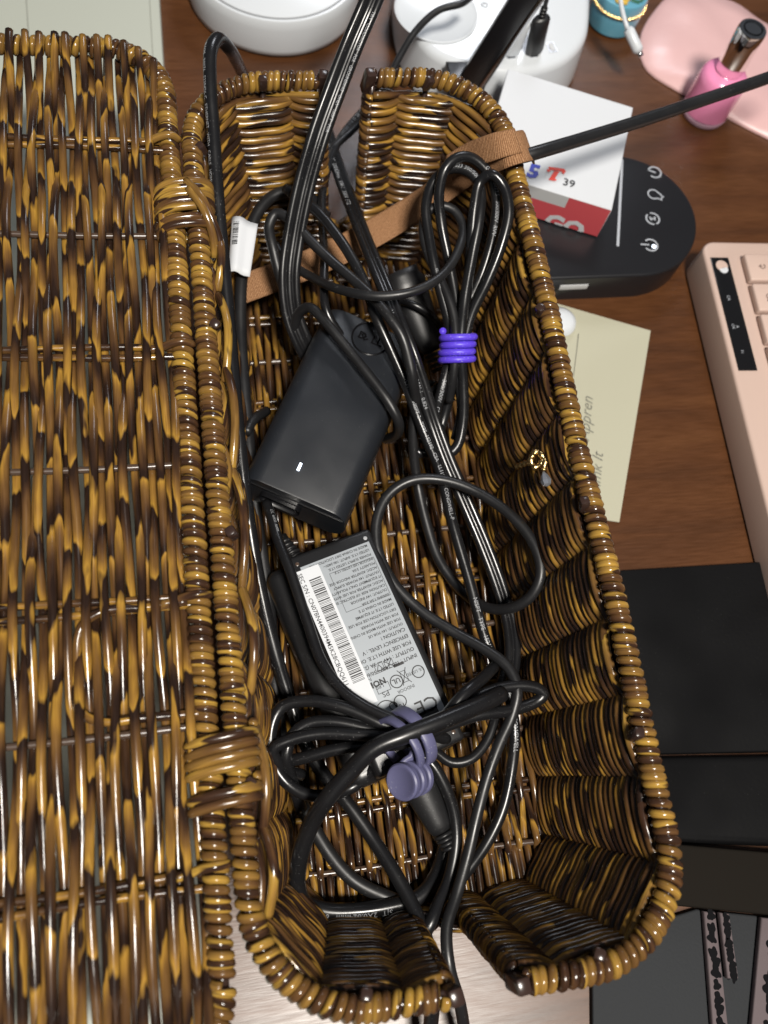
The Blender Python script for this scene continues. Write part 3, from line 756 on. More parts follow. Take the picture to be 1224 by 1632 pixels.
# grey-blue clip
clip = empty('cable_clip', 'grey-blue silicone cable clip with round stacked ends closing the near bundle', 'cable clip')
c0 = U(652, 1172, .056); e1 = U(668, 1215, .046) - U(640, 1130, .060); e1 /= np.linalg.norm(e1)
e2 = np.array([0.25, 0.1, 1.0]); e2 -= e1*(e2@e1); e2 /= np.linalg.norm(e2)
wv = np.cross(e1, e2)
def ribbon(name, path, wvec, w_, t_, material, parent=None):
    P = np.asarray(path); n = len(P); T = np.gradient(P, axis=0); T /= np.linalg.norm(T, axis=1)[:, None]
    W = np.broadcast_to(np.asarray(wvec, float), P.shape); W = W - T*np.sum(W*T, 1)[:, None]; W = W/np.linalg.norm(W, axis=1)[:, None]
    Nn = np.cross(T, W)
    w_ = np.broadcast_to(w_, (n,))[:, None]
    prof = [(-.5, -.3), (-.5, .3), (-.42, .5), (0, .5), (.42, .5), (.5, .3), (.5, -.3), (.42, -.5), (0, -.5), (-.42, -.5)]
    V = np.stack([P + W*(w_*a) + Nn*(t_*b_) for a, b_ in prof], 1).reshape(-1, 3); k = len(prof)
    F = [[i*k+j, i*k+(j+1) % k, (i+1)*k+(j+1) % k, (i+1)*k+j] for i in range(n-1) for j in range(k)]
    F.append(list(range(k))[::-1]); F.append([(n-1)*k+j for j in range(k)])
    s = np.concatenate([[0], np.cumsum(np.linalg.norm(np.diff(P, axis=0), axis=1))])
    sw = np.tile([a for a, _ in prof], n) * np.repeat(w_[:, 0], k)
    return mesh_obj(name, V, F, material, parent, dict(su=np.repeat(s, k), sw=sw))
th = np.linspace(-2.6, 2.9, 60)
loop = c0 + e1*(np.cos(th + np.pi)*.0118)[:, None] + e2*(np.sin(th)*.0125 + .002)[:, None] + wv*(.0016*th/3)[:, None]
ribbon('strap', loop, wv, .0052, .0022, M['greyblue'], clip)
loop2 = c0 + wv*.0062 + e1*(np.cos(th + np.pi)*.0112)[:, None] + e2*(np.sin(th)*.0125 + .001)[:, None]
ribbon('strap', loop2, wv, .0034, .0022, M['greyblue'], clip)
dc = U(642, 1246, .062); dn = np.array([-.70, -.2, .68]); dn /= np.linalg.norm(dn)
for k in range(3):
    q = Matrix.Translation(V3(dc - dn*.0036*k + np.array([.0008*k, 0, 0]))) @ V3(dn).to_track_quat('Z', 'Y').to_matrix().to_4x4()
    o = lathe('magnet_disc', [(.0066, -.0016), (.0074, -.0010), (.0074, .0008), (.0068, .0014), (.0058, .0014), (.0054, .0011)], M['greyblue'], clip, n=36); o.matrix_world = q
ribbon('strap_tail', catmull([dc - dn*.002, U(648, 1222, .060), U(662, 1205, .060), U(672, 1180, .062)]), wv, .0075, .0022, M['greyblue'], clip)

# thick cable over the right rim to the upper right
p_out = PX((818, 252, .1050), (838, 248, .1060), (866, 240, .1060), (930, 221, .102), (1020, 193, .097), (1110, 163, .094), (1224, 124, .092), (1330, 85, .09))
cable('outgoing_cable', p_out, .0032, 'thick black cable leaving over the right rim towards the upper right', 'cable2')
# thin cable behind the far wall
p_thin = PX((752, -6, .062), (735, 6, .063), (700, 16, .062), (664, 48, .058), (636, 92, .052), (606, 155, .045), (566, 203, .040), (530, 237, .040), (500, 275, .036))
cable('thin_hub_cable', p_thin, .0020, 'thin black cable looping from the white hub behind the far wall', 'cable2')
p_b = PX((392, 690, .040), (405, 668, .036), (425, 655, .026)); cable('stub_cord', p_b, .0024, 'short black cord stub at the left of the larger charger', 'cable2')

# velcro strap
sp = catmull([U(384, 462, .036), U(430, 445, .040), U(500, 418, .045), U(570, 385, .050), U(640, 345, .057), U(700, 305, .070), U(745, 272, .086), U(785, 250, .1025), U(806, 241, .1105), U(826, 235, .1120), U(840, 232, .1075), U(843, 238, .097)])
strap = ribbon('hook_and_loop_strap', sp, U(420, 480, .04) - U(400, 420, .045), .0148, .0014, M['velcro'])
tag(strap, 'ribbed brown fabric strap looped over the right rim and trailing to the left', 'strap')
sp2 = catmull([U(715, 268, .088), U(745, 250, .097), U(775, 238, .107), U(800, 230, .1128), U(826, 224, .1138)])
ribbon('strap_overlap', sp2, U(420, 480, .04) - U(400, 420, .045), .0120, .0012, M['velcro'], strap)

# ================================================================== chargers
def rect_frame(tl, tr, br, bl, z):
    a, b_, c, d = [U(*p, z) for p in (tl, tr, br, bl)]
    cen = (a+b_+c+d)/4; x = (b_-a + c-d)/2; y = (a-d + b_-c)/2
    L, W = np.linalg.norm(y), np.linalg.norm(x)
    y = y/L; x = x - y*(x@y); x /= np.linalg.norm(x); zz = np.cross(x, y)
    Mx = Matrix(((x[0], y[0], zz[0], cen[0]), (x[1], y[1], zz[1], cen[1]), (x[2], y[2], zz[2], cen[2]), (0, 0, 0, 1)))
    return Mx, W, L
Mx, W1, L1 = rect_frame((520, 478), (676, 555), (546, 832), (398, 752), .058)
Mx = Mx @ Matrix.Rotation(math.radians(4), 4, 'Y')
ch1 = empty('power_adapter', 'larger plain matte black charger with a lit white status light', 'charger', Mx)
def stadium_section(w_, h, r, n=8):
    pts = []
    for cx, cz, a0_ in ((w_/2 - r, -r, 90), (w_/2 - r*.9, -h + r, 0), (-w_/2 + r*.9, -h + r, -90), (-w_/2 + r, -r, -180)):
        rr = r
        for k in range(n + 1):
            a = math.radians(a0_ - 90*k/n); pts.append((cx + rr*math.cos(a), cz + rr*math.sin(a)))
    return pts
sec = stadium_section(W1, .026, .0085)
# main body: rounded long sides, flat ends with a small chamfer
ys = [-L1/2, -L1/2 + .0008, L1/2 - .002, L1/2]; sc_ = [.985, 1, 1, .95]
V = []; k = len(sec)
for y_, s_ in zip(ys, sc_):
    V += [(x_*s_, y_, (z_ + .013)*s_ - .013) for x_, z_ in sec]
F = [[i*k+j, i*k+(j+1) % k, (i+1)*k+(j+1) % k, (i+1)*k+j] for i in range(3) for j in range(k)] + [list(range(k))[::-1], [3*k+j for j in range(k)]]
body = mesh_obj('body', V, F, M['adapter'], ch1); body.data.set_sharp_from_angle(angle=math.radians(50))
bmx = bmesh.new(); bmx.from_mesh(body.data); bmesh.ops.recalc_face_normals(bmx, faces=bmx.faces); bmx.to_mesh(body.data); bmx.free()
Mi = np.array(Mx.inverted())
def loc(px, py, z):
    p = U(px, py, z); return (Mi @ np.array([*p, 1]))[:3]
q = loc(477, 745, .058)
o = box('status_light', .0011, .0036, .0012, (q[0], q[1], .0003), M['led'], ch1); 
q = loc(590, 540, .058)
bm = bmesh.new()
th = np.linspace(0, 2*np.pi, 48, endpoint=False)
tube('emblem_ring', np.stack([q[0] + .0088*np.cos(th), q[1] + .0088*np.sin(th), np.full(48, .0001)], 1), .0005, M['emboss'], ch1, 6, closed=True)
text_flat('emblem_lettering', [('D', q[0]-.0060, q[1]-.002, .0055, 0, 'LEFT', 0, .03), ('E', q[0]-.0028, q[1]-.0026, .0052, 38, 'LEFT', 0, .03), ('LL', q[0]+.0008, q[1]-.002, .0055, 0, 'LEFT', 0, .03)], M['emboss'], ch1, .0004)
# recessed socket on the near end
bm_obj('output_socket', box_bm(.020, .0014, .0075, (-W1*.12, -L1/2 - .0002, -.0125), .003, 4), M['emboss'], ch1)
bm_obj('seam', box_bm(W1*.93, .0005, .0006, (0, -L1/2 - .0001, -.006)), M['emboss'], ch1)

Mx2, W2, L2 = rect_frame((455, 884), (588, 845), (742, 1166), (604, 1252), .046)
ch2 = empty('power_adapter', 'smaller black charger covered with a silver ratings label and white barcode sticker', 'charger', Mx2)
bm_obj('body', box_bm(W2, L2, .016, (0, 0, -.008), .0022, 3), M['adapter2'], ch2)
bm_obj('lower_shell', box_bm(W2 + .0105, L2 + .0012, .0215, (-.0046, 0, -.0213), .0055, 5), M['adapter2'], ch2)
for sx in (-1, 1):
    for sy in (-1, 1):
        lathe('screw_cap', [(.0009, -.0002), (.0009, .00015), (.0006, .00025)], M['print'] if sx*sy > 0 else M['rod'], ch2, (sx*(W2/2-.004), sy*(L2/2-.0045), 0), n=12)
lx0, lx1, ly0, ly1 = -W2/2 + .0045, W2/2 - .0032, -L2/2 + .014, L2/2 - .0065
lab = bm_obj('ratings_label', box_bm(lx1-lx0, ly1-ly0, .0003, ((lx0+lx1)/2, (ly0+ly1)/2, .00025), 0), M['label_grey'], ch2, smooth=False)
ZL = .00055
tx = []
Wl = lx1 - lx0; Hl = ly1 - ly0
rnd = random.Random(5)
words = ['AC/DC ADAPTER', 'CAUTION: RISK OF ELECTRIC SHOCK', 'FOR USE WITH', 'IT EQUIPMENT ONLY', 'DRY LOCATION USE', 'INPUT: 100-240V~', '50/60Hz 1.5A', 'OUTPUT: 14V', '3.0A', 'MADE IN CHINA', 'POLARITY', 'LISTED I.T.E.', 'POWER SUPPLY', 'INDOOR USE', 'EFFICIENCY LEVEL']
# text reads upside down in the view: baseline runs towards -x
xr = lx1 - .0015
def line(yy, size, txt): tx.append((txt, xr, yy, size, 180, 'LEFT', 0, .014))
yy = ly1 - .0005 - .0005
for k in range(10):
    line(yy, .00165, ' '.join(rnd.sample(words, 2))[:34 if k < 3 else 30]); yy -= .0022
for k in range(8):
    line(yy, .0017, ' '.join(rnd.sample(words, 2))[:rnd.choice([18, 24, 28])]); yy -= .0024
for t_ in ('CAUTION ! ', 'EFFICIENCY LEVEL : V', 'FOR USE WITH I.T.E. ONLY', 'OUTPUT : 14V --- 3A (2.14A)', 'INPUT : 100-240V~ 50/60Hz'):
    line(yy, .0023, t_); yy -= .0031
yt = yy
text_flat('fine_print', tx, M['ink'], lab, ZL)
sym = []
text_flat('approval_marks', [('CE', lx1 - .0015, yt - .016, .0085, 180, 'LEFT', 0, 0), ('10', lx1 - .0165, yt - .014, .0032, 180, 'CENTER'), ('UL', lx1 - .0145, yt - .0035, .003, 180, 'CENTER', 0, .02),
    ('NOM', lx0 + .0105, yt - .0010, .0036, 180, 'CENTER', 0, .04), ('PS', lx0 + .0125, yt - .0065, .0034, 180, 'CENTER'), ('NYCE', lx0 + .0065, yt + .0012, .0022, 180, 'CENTER'),
    ('CCC', lx1 - .0235, yt - .0155, .0032, 180, 'CENTER'), ('LPS', lx1 - .022, yt - .003, .0025, 180, 'CENTER'), ('INDOOR', lx1 - .012, yt - .0085, .002, 180, 'CENTER'), ('UL LISTED', lx1 - .0015, yt - .0035, .0018, 180), ('ENEC15', lx1 - .0045, yt - .0205, .0023, 180)], M['ink'], lab, ZL)
def ringsym(x, y, r, t_=.00022):
    th = np.linspace(0, 2*np.pi, 25)[:-1]
    Vv = [(x + rr*math.cos(a), y + rr*math.sin(a), ZL) for rr in (r-t_, r+t_) for a in th]
    return Vv, [[i, (i+1) % 24, 24+(i+1) % 24, 24+i] for i in range(24)]
def rectsym(x0, y0, x1, y1):
    return [(x0, y0, ZL), (x1, y0, ZL), (x1, y1, ZL), (x0, y1, ZL)], [[0, 1, 2, 3]]
def frame_sym(x0, y0, x1, y1, t_=.00022):
    out = [rectsym(x0, y0, x1, y0+t_), rectsym(x0, y1-t_, x1, y1), rectsym(x0, y0+t_, x0+t_, y1-t_), rectsym(x1-t_, y0+t_, x1, y1-t_)]
    return out
def linesym(x0, y0, x1, y1, t_=.0003):
    d = np.array([x1-x0, y1-y0]); n_ = np.array([-d[1], d[0]])/np.linalg.norm(d)*t_/2
    return [(x0+n_[0], y0+n_[1], ZL), (x0-n_[0], y0-n_[1], ZL), (x1-n_[0], y1-n_[1], ZL), (x1+n_[0], y1+n_[1], ZL)], [[0, 1, 2, 3]]
def join_flat(name, parts, material, parent):
    Vs, Fs = [], []
    for v, f in parts:
        o_ = len(Vs); Vs += list(v); Fs += [[q+o_ for q in g] for g in f]
    return mesh_obj(name, Vs, Fs, material, parent, smooth=False)
sy = [ringsym(lx1-.0165, yt-.0130, .0026), ringsym(lx1-.0145, yt-.0047, .0027), ringsym(lx1-.0235, yt-.0145, .0045), ringsym(lx1-.004, yt-.0045, .0026), ringsym(lx1-.020, yt-.0145+.001, .0016)]
sy += frame_sym(lx0+.0025, yt-.0045, lx0+.0075, yt-.0005) + frame_sym(lx0+.0015, yt-.0115, lx0+.0055, yt-.0075) + frame_sym(lx0+.0026, yt-.0104, lx0+.0044, yt-.0086) + frame_sym(lx0+.0095, yt-.0068, lx0+.0155, yt-.0030)
sy += [linesym(lx1-.0085, yt-.0005, lx1-.0125, yt-.0075), linesym(lx1-.0125, yt-.0005, lx1-.0085, yt-.0075), rectsym(lx1-.0130, yt+.0010, lx1-.0082, yt+.0022)] + frame_sym(lx1-.0118, yt-.0065, lx1-.0092, yt-.0015)
sy += frame_sym(lx0+.0125, yt+.0015, lx0+.0165, yt+.0055) + frame_sym(lx0+.0170, yt+.0015, lx0+.0210, yt+.0055)
sy += [linesym(lx0+.0145, yt+.0050, lx0+.0130, yt+.0022), linesym(lx0+.0145, yt+.0050, lx0+.0160, yt+.0022), linesym(lx0+.0130, yt+.0022, lx0+.0160, yt+.0022), linesym(lx0+.0175, yt+.002, lx0+.0205, yt+.005), linesym(lx0+.0175, yt+.005, lx0+.0205, yt+.002)]
sy += frame_sym(lx1-.0225, ly1-.0265, lx1-.0010, ly1-.0075, .00016)
sy += [rectsym(lx1-.0135, ly0+.0005, lx1-.003, ly0+.0032)]
join_flat('printed_symbols', sy, M['ink'], lab)['kind'] = 'stuff'
# white serial sticker with barcode
sx0, sx1 = lx0 - .0035, lx0 + .0080
sy1_, sy0_ = ly1 - .0015, ly1 - .0015 - Hl*.80
st = bm_obj('serial_sticker', box_bm(sx1-sx0, sy1_-sy0_, .0003, ((sx0+sx1)/2, (sy0_+sy1_)/2, .0007), 0), M['paper'], ch2, smooth=False)
text_flat('serial_number', [('SEC S/N : CN07BN4400394M5K28CBQQ611  REV 1.0', sx0 + .0011, sy1_ - .0012, (sy1_-sy0_)/23.2, -90, 'LEFT', 0, .008)], M['ink'], st, .00095)
bars = []; a = sy1_ - .0055; rnd = random.Random(9)
while a > sy0_ + .0105:
    wd = rnd.choice([.00022, .00022, .0004, .0006]); bars.append(([(sx0+.0048, a, .00095), (sx1-.0012, a, .00095), (sx1-.0012, a-wd, .00095), (sx0+.0048, a-wd, .00095)], [[0, 1, 2, 3]]))
    a -= wd + rnd.choice([.00025, .0003, .0005])
join_flat('barcode', bars, M['ink'], st)
# its lead and ribbed strain relief
ws = np.array(Mx2)
def w2(x, y, z): return (ws @ np.array([x, y, z, 1]))[:3]
s0 = w2(-W2/2 + .006, L2/2 + .0002, -.012)
dirn = U(440, 822, .034) - U(470, 872, .034); dirn /= np.linalg.norm(dirn)
items = []
for k in range(6):
    a = s0 + dirn*(.0022*k - .001); rr = .0050 - .0004*k
    items.append(tube_data(np.array([a, a + dirn*.0005, a + dirn*.0010, a + dirn*.0015]), [rr*.9, rr, rr, rr*.9], 14))
items.append(tube_data(np.array([s0, s0 + dirn*.014]), .0026, 12))
joined_tubes('strain_relief', items, M['plug'], ch2, world=True)
p_l2 = PX((424, 800, .044), (433, 826, .046), (445, 866, .049), (465, 917, .051), (490, 992, .052), (513, 1055, .053), (543, 1097, .055), (583, 1126, .057), (626, 1146, .060), (660, 1160, .062), (690, 1160, .056))
tube('lead', p_l2, .0024, M['cable'], ch2, 12, world=True)
text_on_path('printing', p_l2, .006, 'LFL  60950  AWM', .0016, .0024, M['print'], ch2, tilt=.4).matrix_parent_inverse = Mx2.inverted()

# gold knotted charm on the right wall
p_g = catmull([U(824, 744, .064), U(836, 739, .071), U(847, 735, .077), U(849, 724, .080), U(860, 722, .082), U(864, 736, .084), U(853, 745, .082), U(846, 733, .082), U(855, 720, .084), U(868, 733, .085), U(866, 750, .084)], .0006)
charm = tube('gold_charm', p_g, .0013 + .0003*np.sin(np.arange(len(p_g))*1.1), M['gold'], None, 10); tag(charm, 'small gold knotted charm with a clear stone caught on the right wall', 'charm')
q = U(871, 770, .084); qa = U(866, 752, .084)
dv = (q - qa); dv /= np.linalg.norm(dv)
tube('stone', np.array([qa, qa + dv*.0015, qa + dv*.0042, qa + dv*.006, qa + dv*.0068]), [.0005, .0014, .0024, .0019, .0004], M['crystal'], charm, 7).data.polygons.foreach_set('use_smooth', [False]*30)

# ================================================================== things on the desk around the basket
def UP(pts, z): return [U(p[0], p[1], z)[:2] for p in pts]
# pale board under the lid
bx = [(-.60, -.5), (-.0905, -.5), (-.0895, .6), (-.60, .6)]
board = prism('pale_board', bx, 0, .012, M['board'], bevel=.001); tag(board, 'large pale grey-green board lying under the open lid', 'board')
for x0 in (-.0955,):
    o = box('edge_groove', .0006, 1.08, .0006, (x0, .05, .0120), M['groove'], board)
o = box('edge_groove', .0008, .2, .0006, (-.150, .40, .0120), M['groove'], board); o.rotation_euler = (0, 0, .05)

# white round unit at the top
cc = U(436, -10, .0); rr = np.linalg.norm(U(575, 5, .012) - U(297, 5, .012))/2
wb = empty('round_unit', 'white round plastic unit behind the far left part of the basket', 'device', Matrix.Translation((cc[0], cc[1] - .002, 0)))
lathe('body', [(rr*.94, 0), (rr*.985, .002), (rr, .006), (rr, .020), (rr*.99, .0245), (rr*.975, .0262), (rr*.955, .0266)], M['white'], wb, n=96)
lathe('lid_gap', [(rr*.95, .0262), (rr*.95, .0268), (rr*.93, .0268)], M['white2'], wb, n=96)
lathe('top_disc', [(rr*.936, .0262), (rr*.936, .0274), (rr*.925, .0278)], M['white'], wb, n=96)

# white charging hub
hub = empty('charging_hub', 'white charging hub with round pad, power mark and sockets at the top', 'charging hub')
hz = .034
hub_px = [(634, -60), (640, 0), (655, 48), (682, 84), (725, 104), (790, 116), (850, 116), (905, 98), (938, 62), (946, 15), (940, -60), (905, -120), (700, -130), (650, -100)]
hp = catmull([np.array([*p, 0]) for p in UP(hub_px + hub_px[:1], hz)], .004)[:-1, :2]
ctr = hp.mean(0)
prism('body', [ctr + (p-ctr)*1.0 for p in hp], .003, hz, M['dock'], hub, .005, 4, topscale=.97)
prism('foot', [ctr + (p-ctr)*.93 for p in hp], 0, .003, M['white2'], hub)
pc = U(695, 20, hz)
pr = np.linalg.norm(U(760, 20, hz) - U(695, 20, hz))
def flat_ring(name, c, r0_, r1_, z, material, parent, a0_=0, a1_=360, n=48):
    th = np.radians(np.linspace(a0_, a1_, n)); Vv = [(c[0]+r_*math.cos(a), c[1]+r_*math.sin(a), z) for r_ in (r0_, r1_) for a in th]
    return mesh_obj(name, Vv, [[i, i+1, n+i+1, n+i] for i in range(n-1)], material, parent, smooth=False)
lathe('charging_pad', [(pr*.98, hz - .0002), (pr, hz + .0008), (pr*.96, hz + .0012), (pr*.90, hz + .0004)], M['dock'], hub, (pc[0], pc[1], 0), n=64)
ic = U(772, 8, hz + .0001); flat_ring('power_mark', ic, .0017, .0022, hz + .0003, M['ink'], hub, 120, 420)
mesh_obj('power_mark', [(ic[0]-.0003, ic[1], hz+.0003), (ic[0]+.0003, ic[1], hz+.0003), (ic[0]+.0003, ic[1]+.0026, hz+.0003), (ic[0]-.0003, ic[1]+.0026, hz+.0003)], [[0, 1, 2, 3]], M['ink'], hub, smooth=False)
for i, (px, py) in enumerate(((812, 86), (848, 84), (879, 76))):
    q = U(px, py, hz)
    o = bm_obj('socket', box_bm(.0052, .0078, .0006, (0, 0, 0)), M['metal'], hub); o.location = (q[0], q[1], hz + .0002); o.rotation_euler = (0, 0, .15)
    o2 = bm_obj('socket_slot', box_bm(.0034, .0060, .0006, (0, 0, .0003)), M['ink'] if i < 2 else M['lightgrey'], hub); o2.location = o.location; o2.rotation_euler = o.rotation_euler
# plugs standing in the hub
def usb(name, a, b_, c_, wd, material, label, cabr, cmat):
    a, b_, c_ = [np.array(q) for q in (a, b_, c_)]
    o = tube(name, np.array([a, a + (b_-a)*.04, a + (b_-a)*.93, b_]), [wd*.95, wd, wd, wd*.8], material, None, 16, flat=.6, up=(0.2, -1, 0.1)); tag(o, label, 'plug')
    d = (c_ - b_); tube('lead', catmull([b_, b_ + d*.4, b_ + d]), cabr, cmat, o, 8)
    for k in range(3):
        q = b_ + d*(.05 + .09*k); tube('strain_rib', np.array([q, q + d*.05]), cabr*1.5, material, o, 10)
    return o
usb('usb_plug', U(851, 82, hz+.001), U(863, 28, .062), U(880, -30, .085), .0058, M['plug'], 'black plug standing in the white hub with its lead going up', .0014, M['cable2'])
usb('usb_plug', U(815, 84, hz+.001), U(834, 34, .058), U(846, -40, .082), .0056, M['white'], 'white plug standing in the hub left of the black plug', .0013, M['white'])
# black post crossing the hub
pa, pb = U(748, 128, .036), U(862, -45, .120)
post = empty('stand_post', 'black flat metal post rising in front of the white hub', 'stand')
P, T, N_, B_ = frames(np.array([pa, pb]), (0, -.6, 1))
wv_ = B_[0]; nv_ = N_[0]
def bar(name, a, b_, w_, t_, material, parent):
    Vv = []
    for q in (a, b_):
        for s1, s2 in ((-1, -1), (1, -1), (1, 1), (-1, 1)): Vv.append(q + wv_*w_/2*s1 + nv_*t_/2*s2)
    bmm = bmesh.new(); vv = [bmm.verts.new(q) for q in Vv]
    for f in ([0, 1, 2, 3], [7, 6, 5, 4], [0, 4, 5, 1], [1, 5, 6, 2], [2, 6, 7, 3], [3, 7, 4, 0]): bmm.faces.new([vv[k] for k in f])
    bmesh.ops.recalc_face_normals(bmm, faces=bmm.faces); bmesh.ops.bevel(bmm, geom=list(bmm.edges), offset=.0008, segments=2, affect='EDGES', profile=.5)
    return bm_obj(name, bmm, material, parent)
bar('post', pa, pb, .0125, .006, M['blackgloss'], post)
bar('edge_strip', pa - wv_*.0079, pb - wv_*.0079, .0030, .004, M['metal'], post)
q = pa; prism('post_foot', [(q[0]-.012, q[1]-.002), (q[0]+.010, q[1]-.002), (q[0]+.010, q[1]+.014), (q[0]-.012, q[1]+.014)], 0, .037, M['blackgloss'], post, .001)

# enamel trinket box
tc_ = U(992, 38, .012)
tb = empty('trinket_box', 'round blue enamel box with gold beading and a flower on its lid', 'trinket box', Matrix.Translation((tc_[0], tc_[1] + .016, 0)))
lathe('box_body', [(.0145, 0), (.017, .002), (.0178, .012), (.0172, .016)], M['enamel'], tb, n=48)
lathe('box_lid', [(.0176, .0175), (.0176, .0225), (.0168, .0242), (.009, .0248), (.002, .0250)], M['enamel'], tb, n=48)
bd = bmesh.new()
for k in range(44):
    a = 2*math.pi*k/44; bmesh.ops.create_icosphere(bd, subdivisions=1, radius=.0014, matrix=Matrix.Translation((.0178*math.cos(a), .0178*math.sin(a), .0168)))
bm_obj('gold_beading', bd, M['gold'], tb)
for k in range(5):
    a = 2*math.pi*k/5; o = lathe('petal', [(.0001, 0), (.0026, .0004), (.0022, .0012), (.0002, .0014)], M['flower'], tb, n=12); o.location = (-.004 + .0032*math.cos(a), -.009 + .0032*math.sin(a), .0246)
for k, (x_, y_, r_) in enumerate(((.004, -.006, .4), (.009, -.004, 1.2), (.005, -.011, -.3), (.0105, -.009, .8), (-.011, -.006, 2.2))):
    o = bm_obj('leaf', box_bm(.0062, .0026, .0008, (0, 0, 0), .0004), M['leaf'], tb); o.location = (x_, y_, .0249); o.rotation_euler = (0, .1, r_)
# white usb-c plug lying beside it
wc = tube('charging_plug', np.array([U(1018, 82, .030), U(1016, 78, .031), U(1003, 50, .036), U(1000, 46, .037)]), [.0030, .0034, .0034, .0026], M['white'], None, 14); tag(wc, 'small white charging plug hanging over the blue trinket box', 'plug')
tube('lead', catmull([U(1000, 46, .037), U(992, 18, .042), U(985, -30, .048)]), .0014, M['white'], wc, 8)
tube('tip', np.array([U(1018, 82, .030), U(1022, 90, .0285)]), .0018, M['metal'], wc, 10)

# pink pouch
pp = [(1020, 78), (1024, 48), (1042, 16), (1075, -14), (1140, -10), (1240, 42), (1330, 90), (1330, 262), (1224, 214), (1150, 176), (1080, 138), (1035, 108)]
pc2 = catmull([np.array([*p, 0]) for p in UP(pp + pp[:1], .004)], .006)[:-1, :2]
cen = pc2.mean(0); V = []; F = []
levels = [(1.0, .0005), (1.0, .0015), (.985, .0024), (.965, .0030), (.93, .0050), (.70, .0064), (.45, .0070), (.2, .0072)]
n_ = len(pc2)
rn = np.random.default_rng(3)
for s_, z_ in levels:
    for p in pc2:
        x_, y_ = cen + (p - cen)*s_
        V.append((x_, y_, z_ + (.0007*math.sin(x_*160 + y_*60) + .0006*math.sin(y_*210 - x_*40))*(1 if z_ > .004 else 0)))
for i in range(len(levels)-1):
    for j in range(n_): F.append([i*n_+j, i*n_+(j+1) % n_, (i+1)*n_+(j+1) % n_, (i+1)*n_+j])
F.append([(len(levels)-1)*n_+j for j in range(n_)])
pouch = mesh_obj('pink_pouch', V, F, M['pink']); tag(pouch, 'shiny soft pink pouch lying flat in the upper right corner', 'pouch')
bmx = bmesh.new(); bmx.from_mesh(pouch.data); bmesh.ops.recalc_face_normals(bmx, faces=bmx.faces); bmx.to_mesh(pouch.data); bmx.free()

# nail polish
q = U(1120, 180, .0)
np_ = empty('nail_polish', 'bottle of bright pink nail polish with a shiny silver cap', 'nail polish', Matrix.Translation((q[0], q[1], 0)) @ Matrix.Scale(1.32, 4))
lathe('glass_base', [(.0108, 0.0), (.0116, .0008), (.0118, .0030), (.0117, .0034)], M['glass'], np_, n=40)
lathe('polish', [(.0112, .0035), (.0117, .0040), (.0117, .0200), (.0112, .0232), (.0095, .0252), (.0068, .0262), (.0062, .0268)], M['polish'], np_, n=40)
lathe('cap', [(.0064, .0268), (.0068, .0273), (.0067, .0480), (.0064, .0490), (.0050, .0493)], M['chrome'], np_, n=40)
flat_ring('cap_rim', (0, 0), .0040, .0046, .0496, M['emboss'], np_)

# black lamp base with touch marks
lz = .021
rc_ = U(996, 340, lz); hr = .0435
lb = empty('lamp_base', 'black rounded touch-control base with white marks under the note pad', 'lamp base')
ang = np.radians(4)
pts = [(rc_[0] + hr*1.02*math.cos(a), rc_[1] + hr*math.sin(a)) for a in np.radians(np.linspace(-90, 90, 40))] + [(rc_[0]-.058 + .02*math.cos(a), rc_[1] + math.copysign(hr-.02, math.sin(a)) + .02*math.sin(a)) for a in np.radians(np.linspace(91, 269, 20))]
prism('base_shell', pts, .0, lz, M['blackgloss'], lb, .0016, 3)
gx = U(912, 452, .012); 
o = box('side_strip', .017, .0006, .0042, (gx[0], rc_[1] - hr - .0002, .0125), M['lightgrey'], lb, .0002)
zi = lz + .0003
def icon(px, py, kind):
    c = U(px, py, lz); R_ = .0040
    parts = []
    th = np.radians(np.linspace(-60 if kind != 2 else 20, 240 if kind != 2 else 160, 24))
    def arc_(r_, t_, a0_, a1_):
        th = np.radians(np.linspace(a0_, a1_, 20)); return [(c[0]+rr_*math.cos(a), c[1]+rr_*math.sin(a), zi) for rr_ in (r_-t_, r_+t_) for a in th], [[i, i+1, 21+i, 20+i] for i in range(19)]
    def ln(x0, y0, x1, y1, t_=.0009):
        d = np.array([x1-x0, y1-y0]); nn = np.array([-d[1], d[0]])/np.linalg.norm(d)*t_/2
        return [(c[0]+x0+nn[0], c[1]+y0+nn[1], zi), (c[0]+x0-nn[0], c[1]+y0-nn[1], zi), (c[0]+x1-nn[0], c[1]+y1-nn[1], zi), (c[0]+x1+nn[0], c[1]+y1+nn[1], zi)], [[0, 1, 2, 3]]
    if kind == 0: parts = [arc_(R_, .00045, -140, 160), ln(-.0038, .0018, .0006, -.0004)]
    if kind == 1: parts = [arc_(.0033, .0004, 30, 300), ln(.0016, -.0029, .0045, -.0045), ln(.0028, .0018, .0050, -.0008), ln(.003, -.004, .006, -.002, .0007), ln(.0042, -.0012, .0062, -.0018, .0006)]
    if kind == 2: parts = [arc_(R_, .00045, -70, 100), arc_(R_, .00045, 130, 270), ln(-.0016, .0014, -.0010, -.0014), ln(-.0010, -.0014, 0, .0008, .0006), ln(0, .0008, .0010, -.0014, .0006), ln(.0010, -.0014, .0016, .0014)]
    if kind == 3: parts = [arc_(R_, .00045, -150, 130), ln(-.0062, .0008, -.0010, .0002)]
    join_flat('touch_mark', parts, M['iconw'], lb)
for k, (px, py) in enumerate(((1043, 275), (1041, 310), (1040, 349), (1037, 391))): icon(px, py, k)
c = U(1042, 393, lz); lathe('indicator_light', [(.0011, lz), (.0011, lz+.0004), (.0006, lz+.0006)], M['led'], lb, (c[0], c[1], 0), n=16)
a, b_ = U(991, 255, lz), U(984, 393, lz)
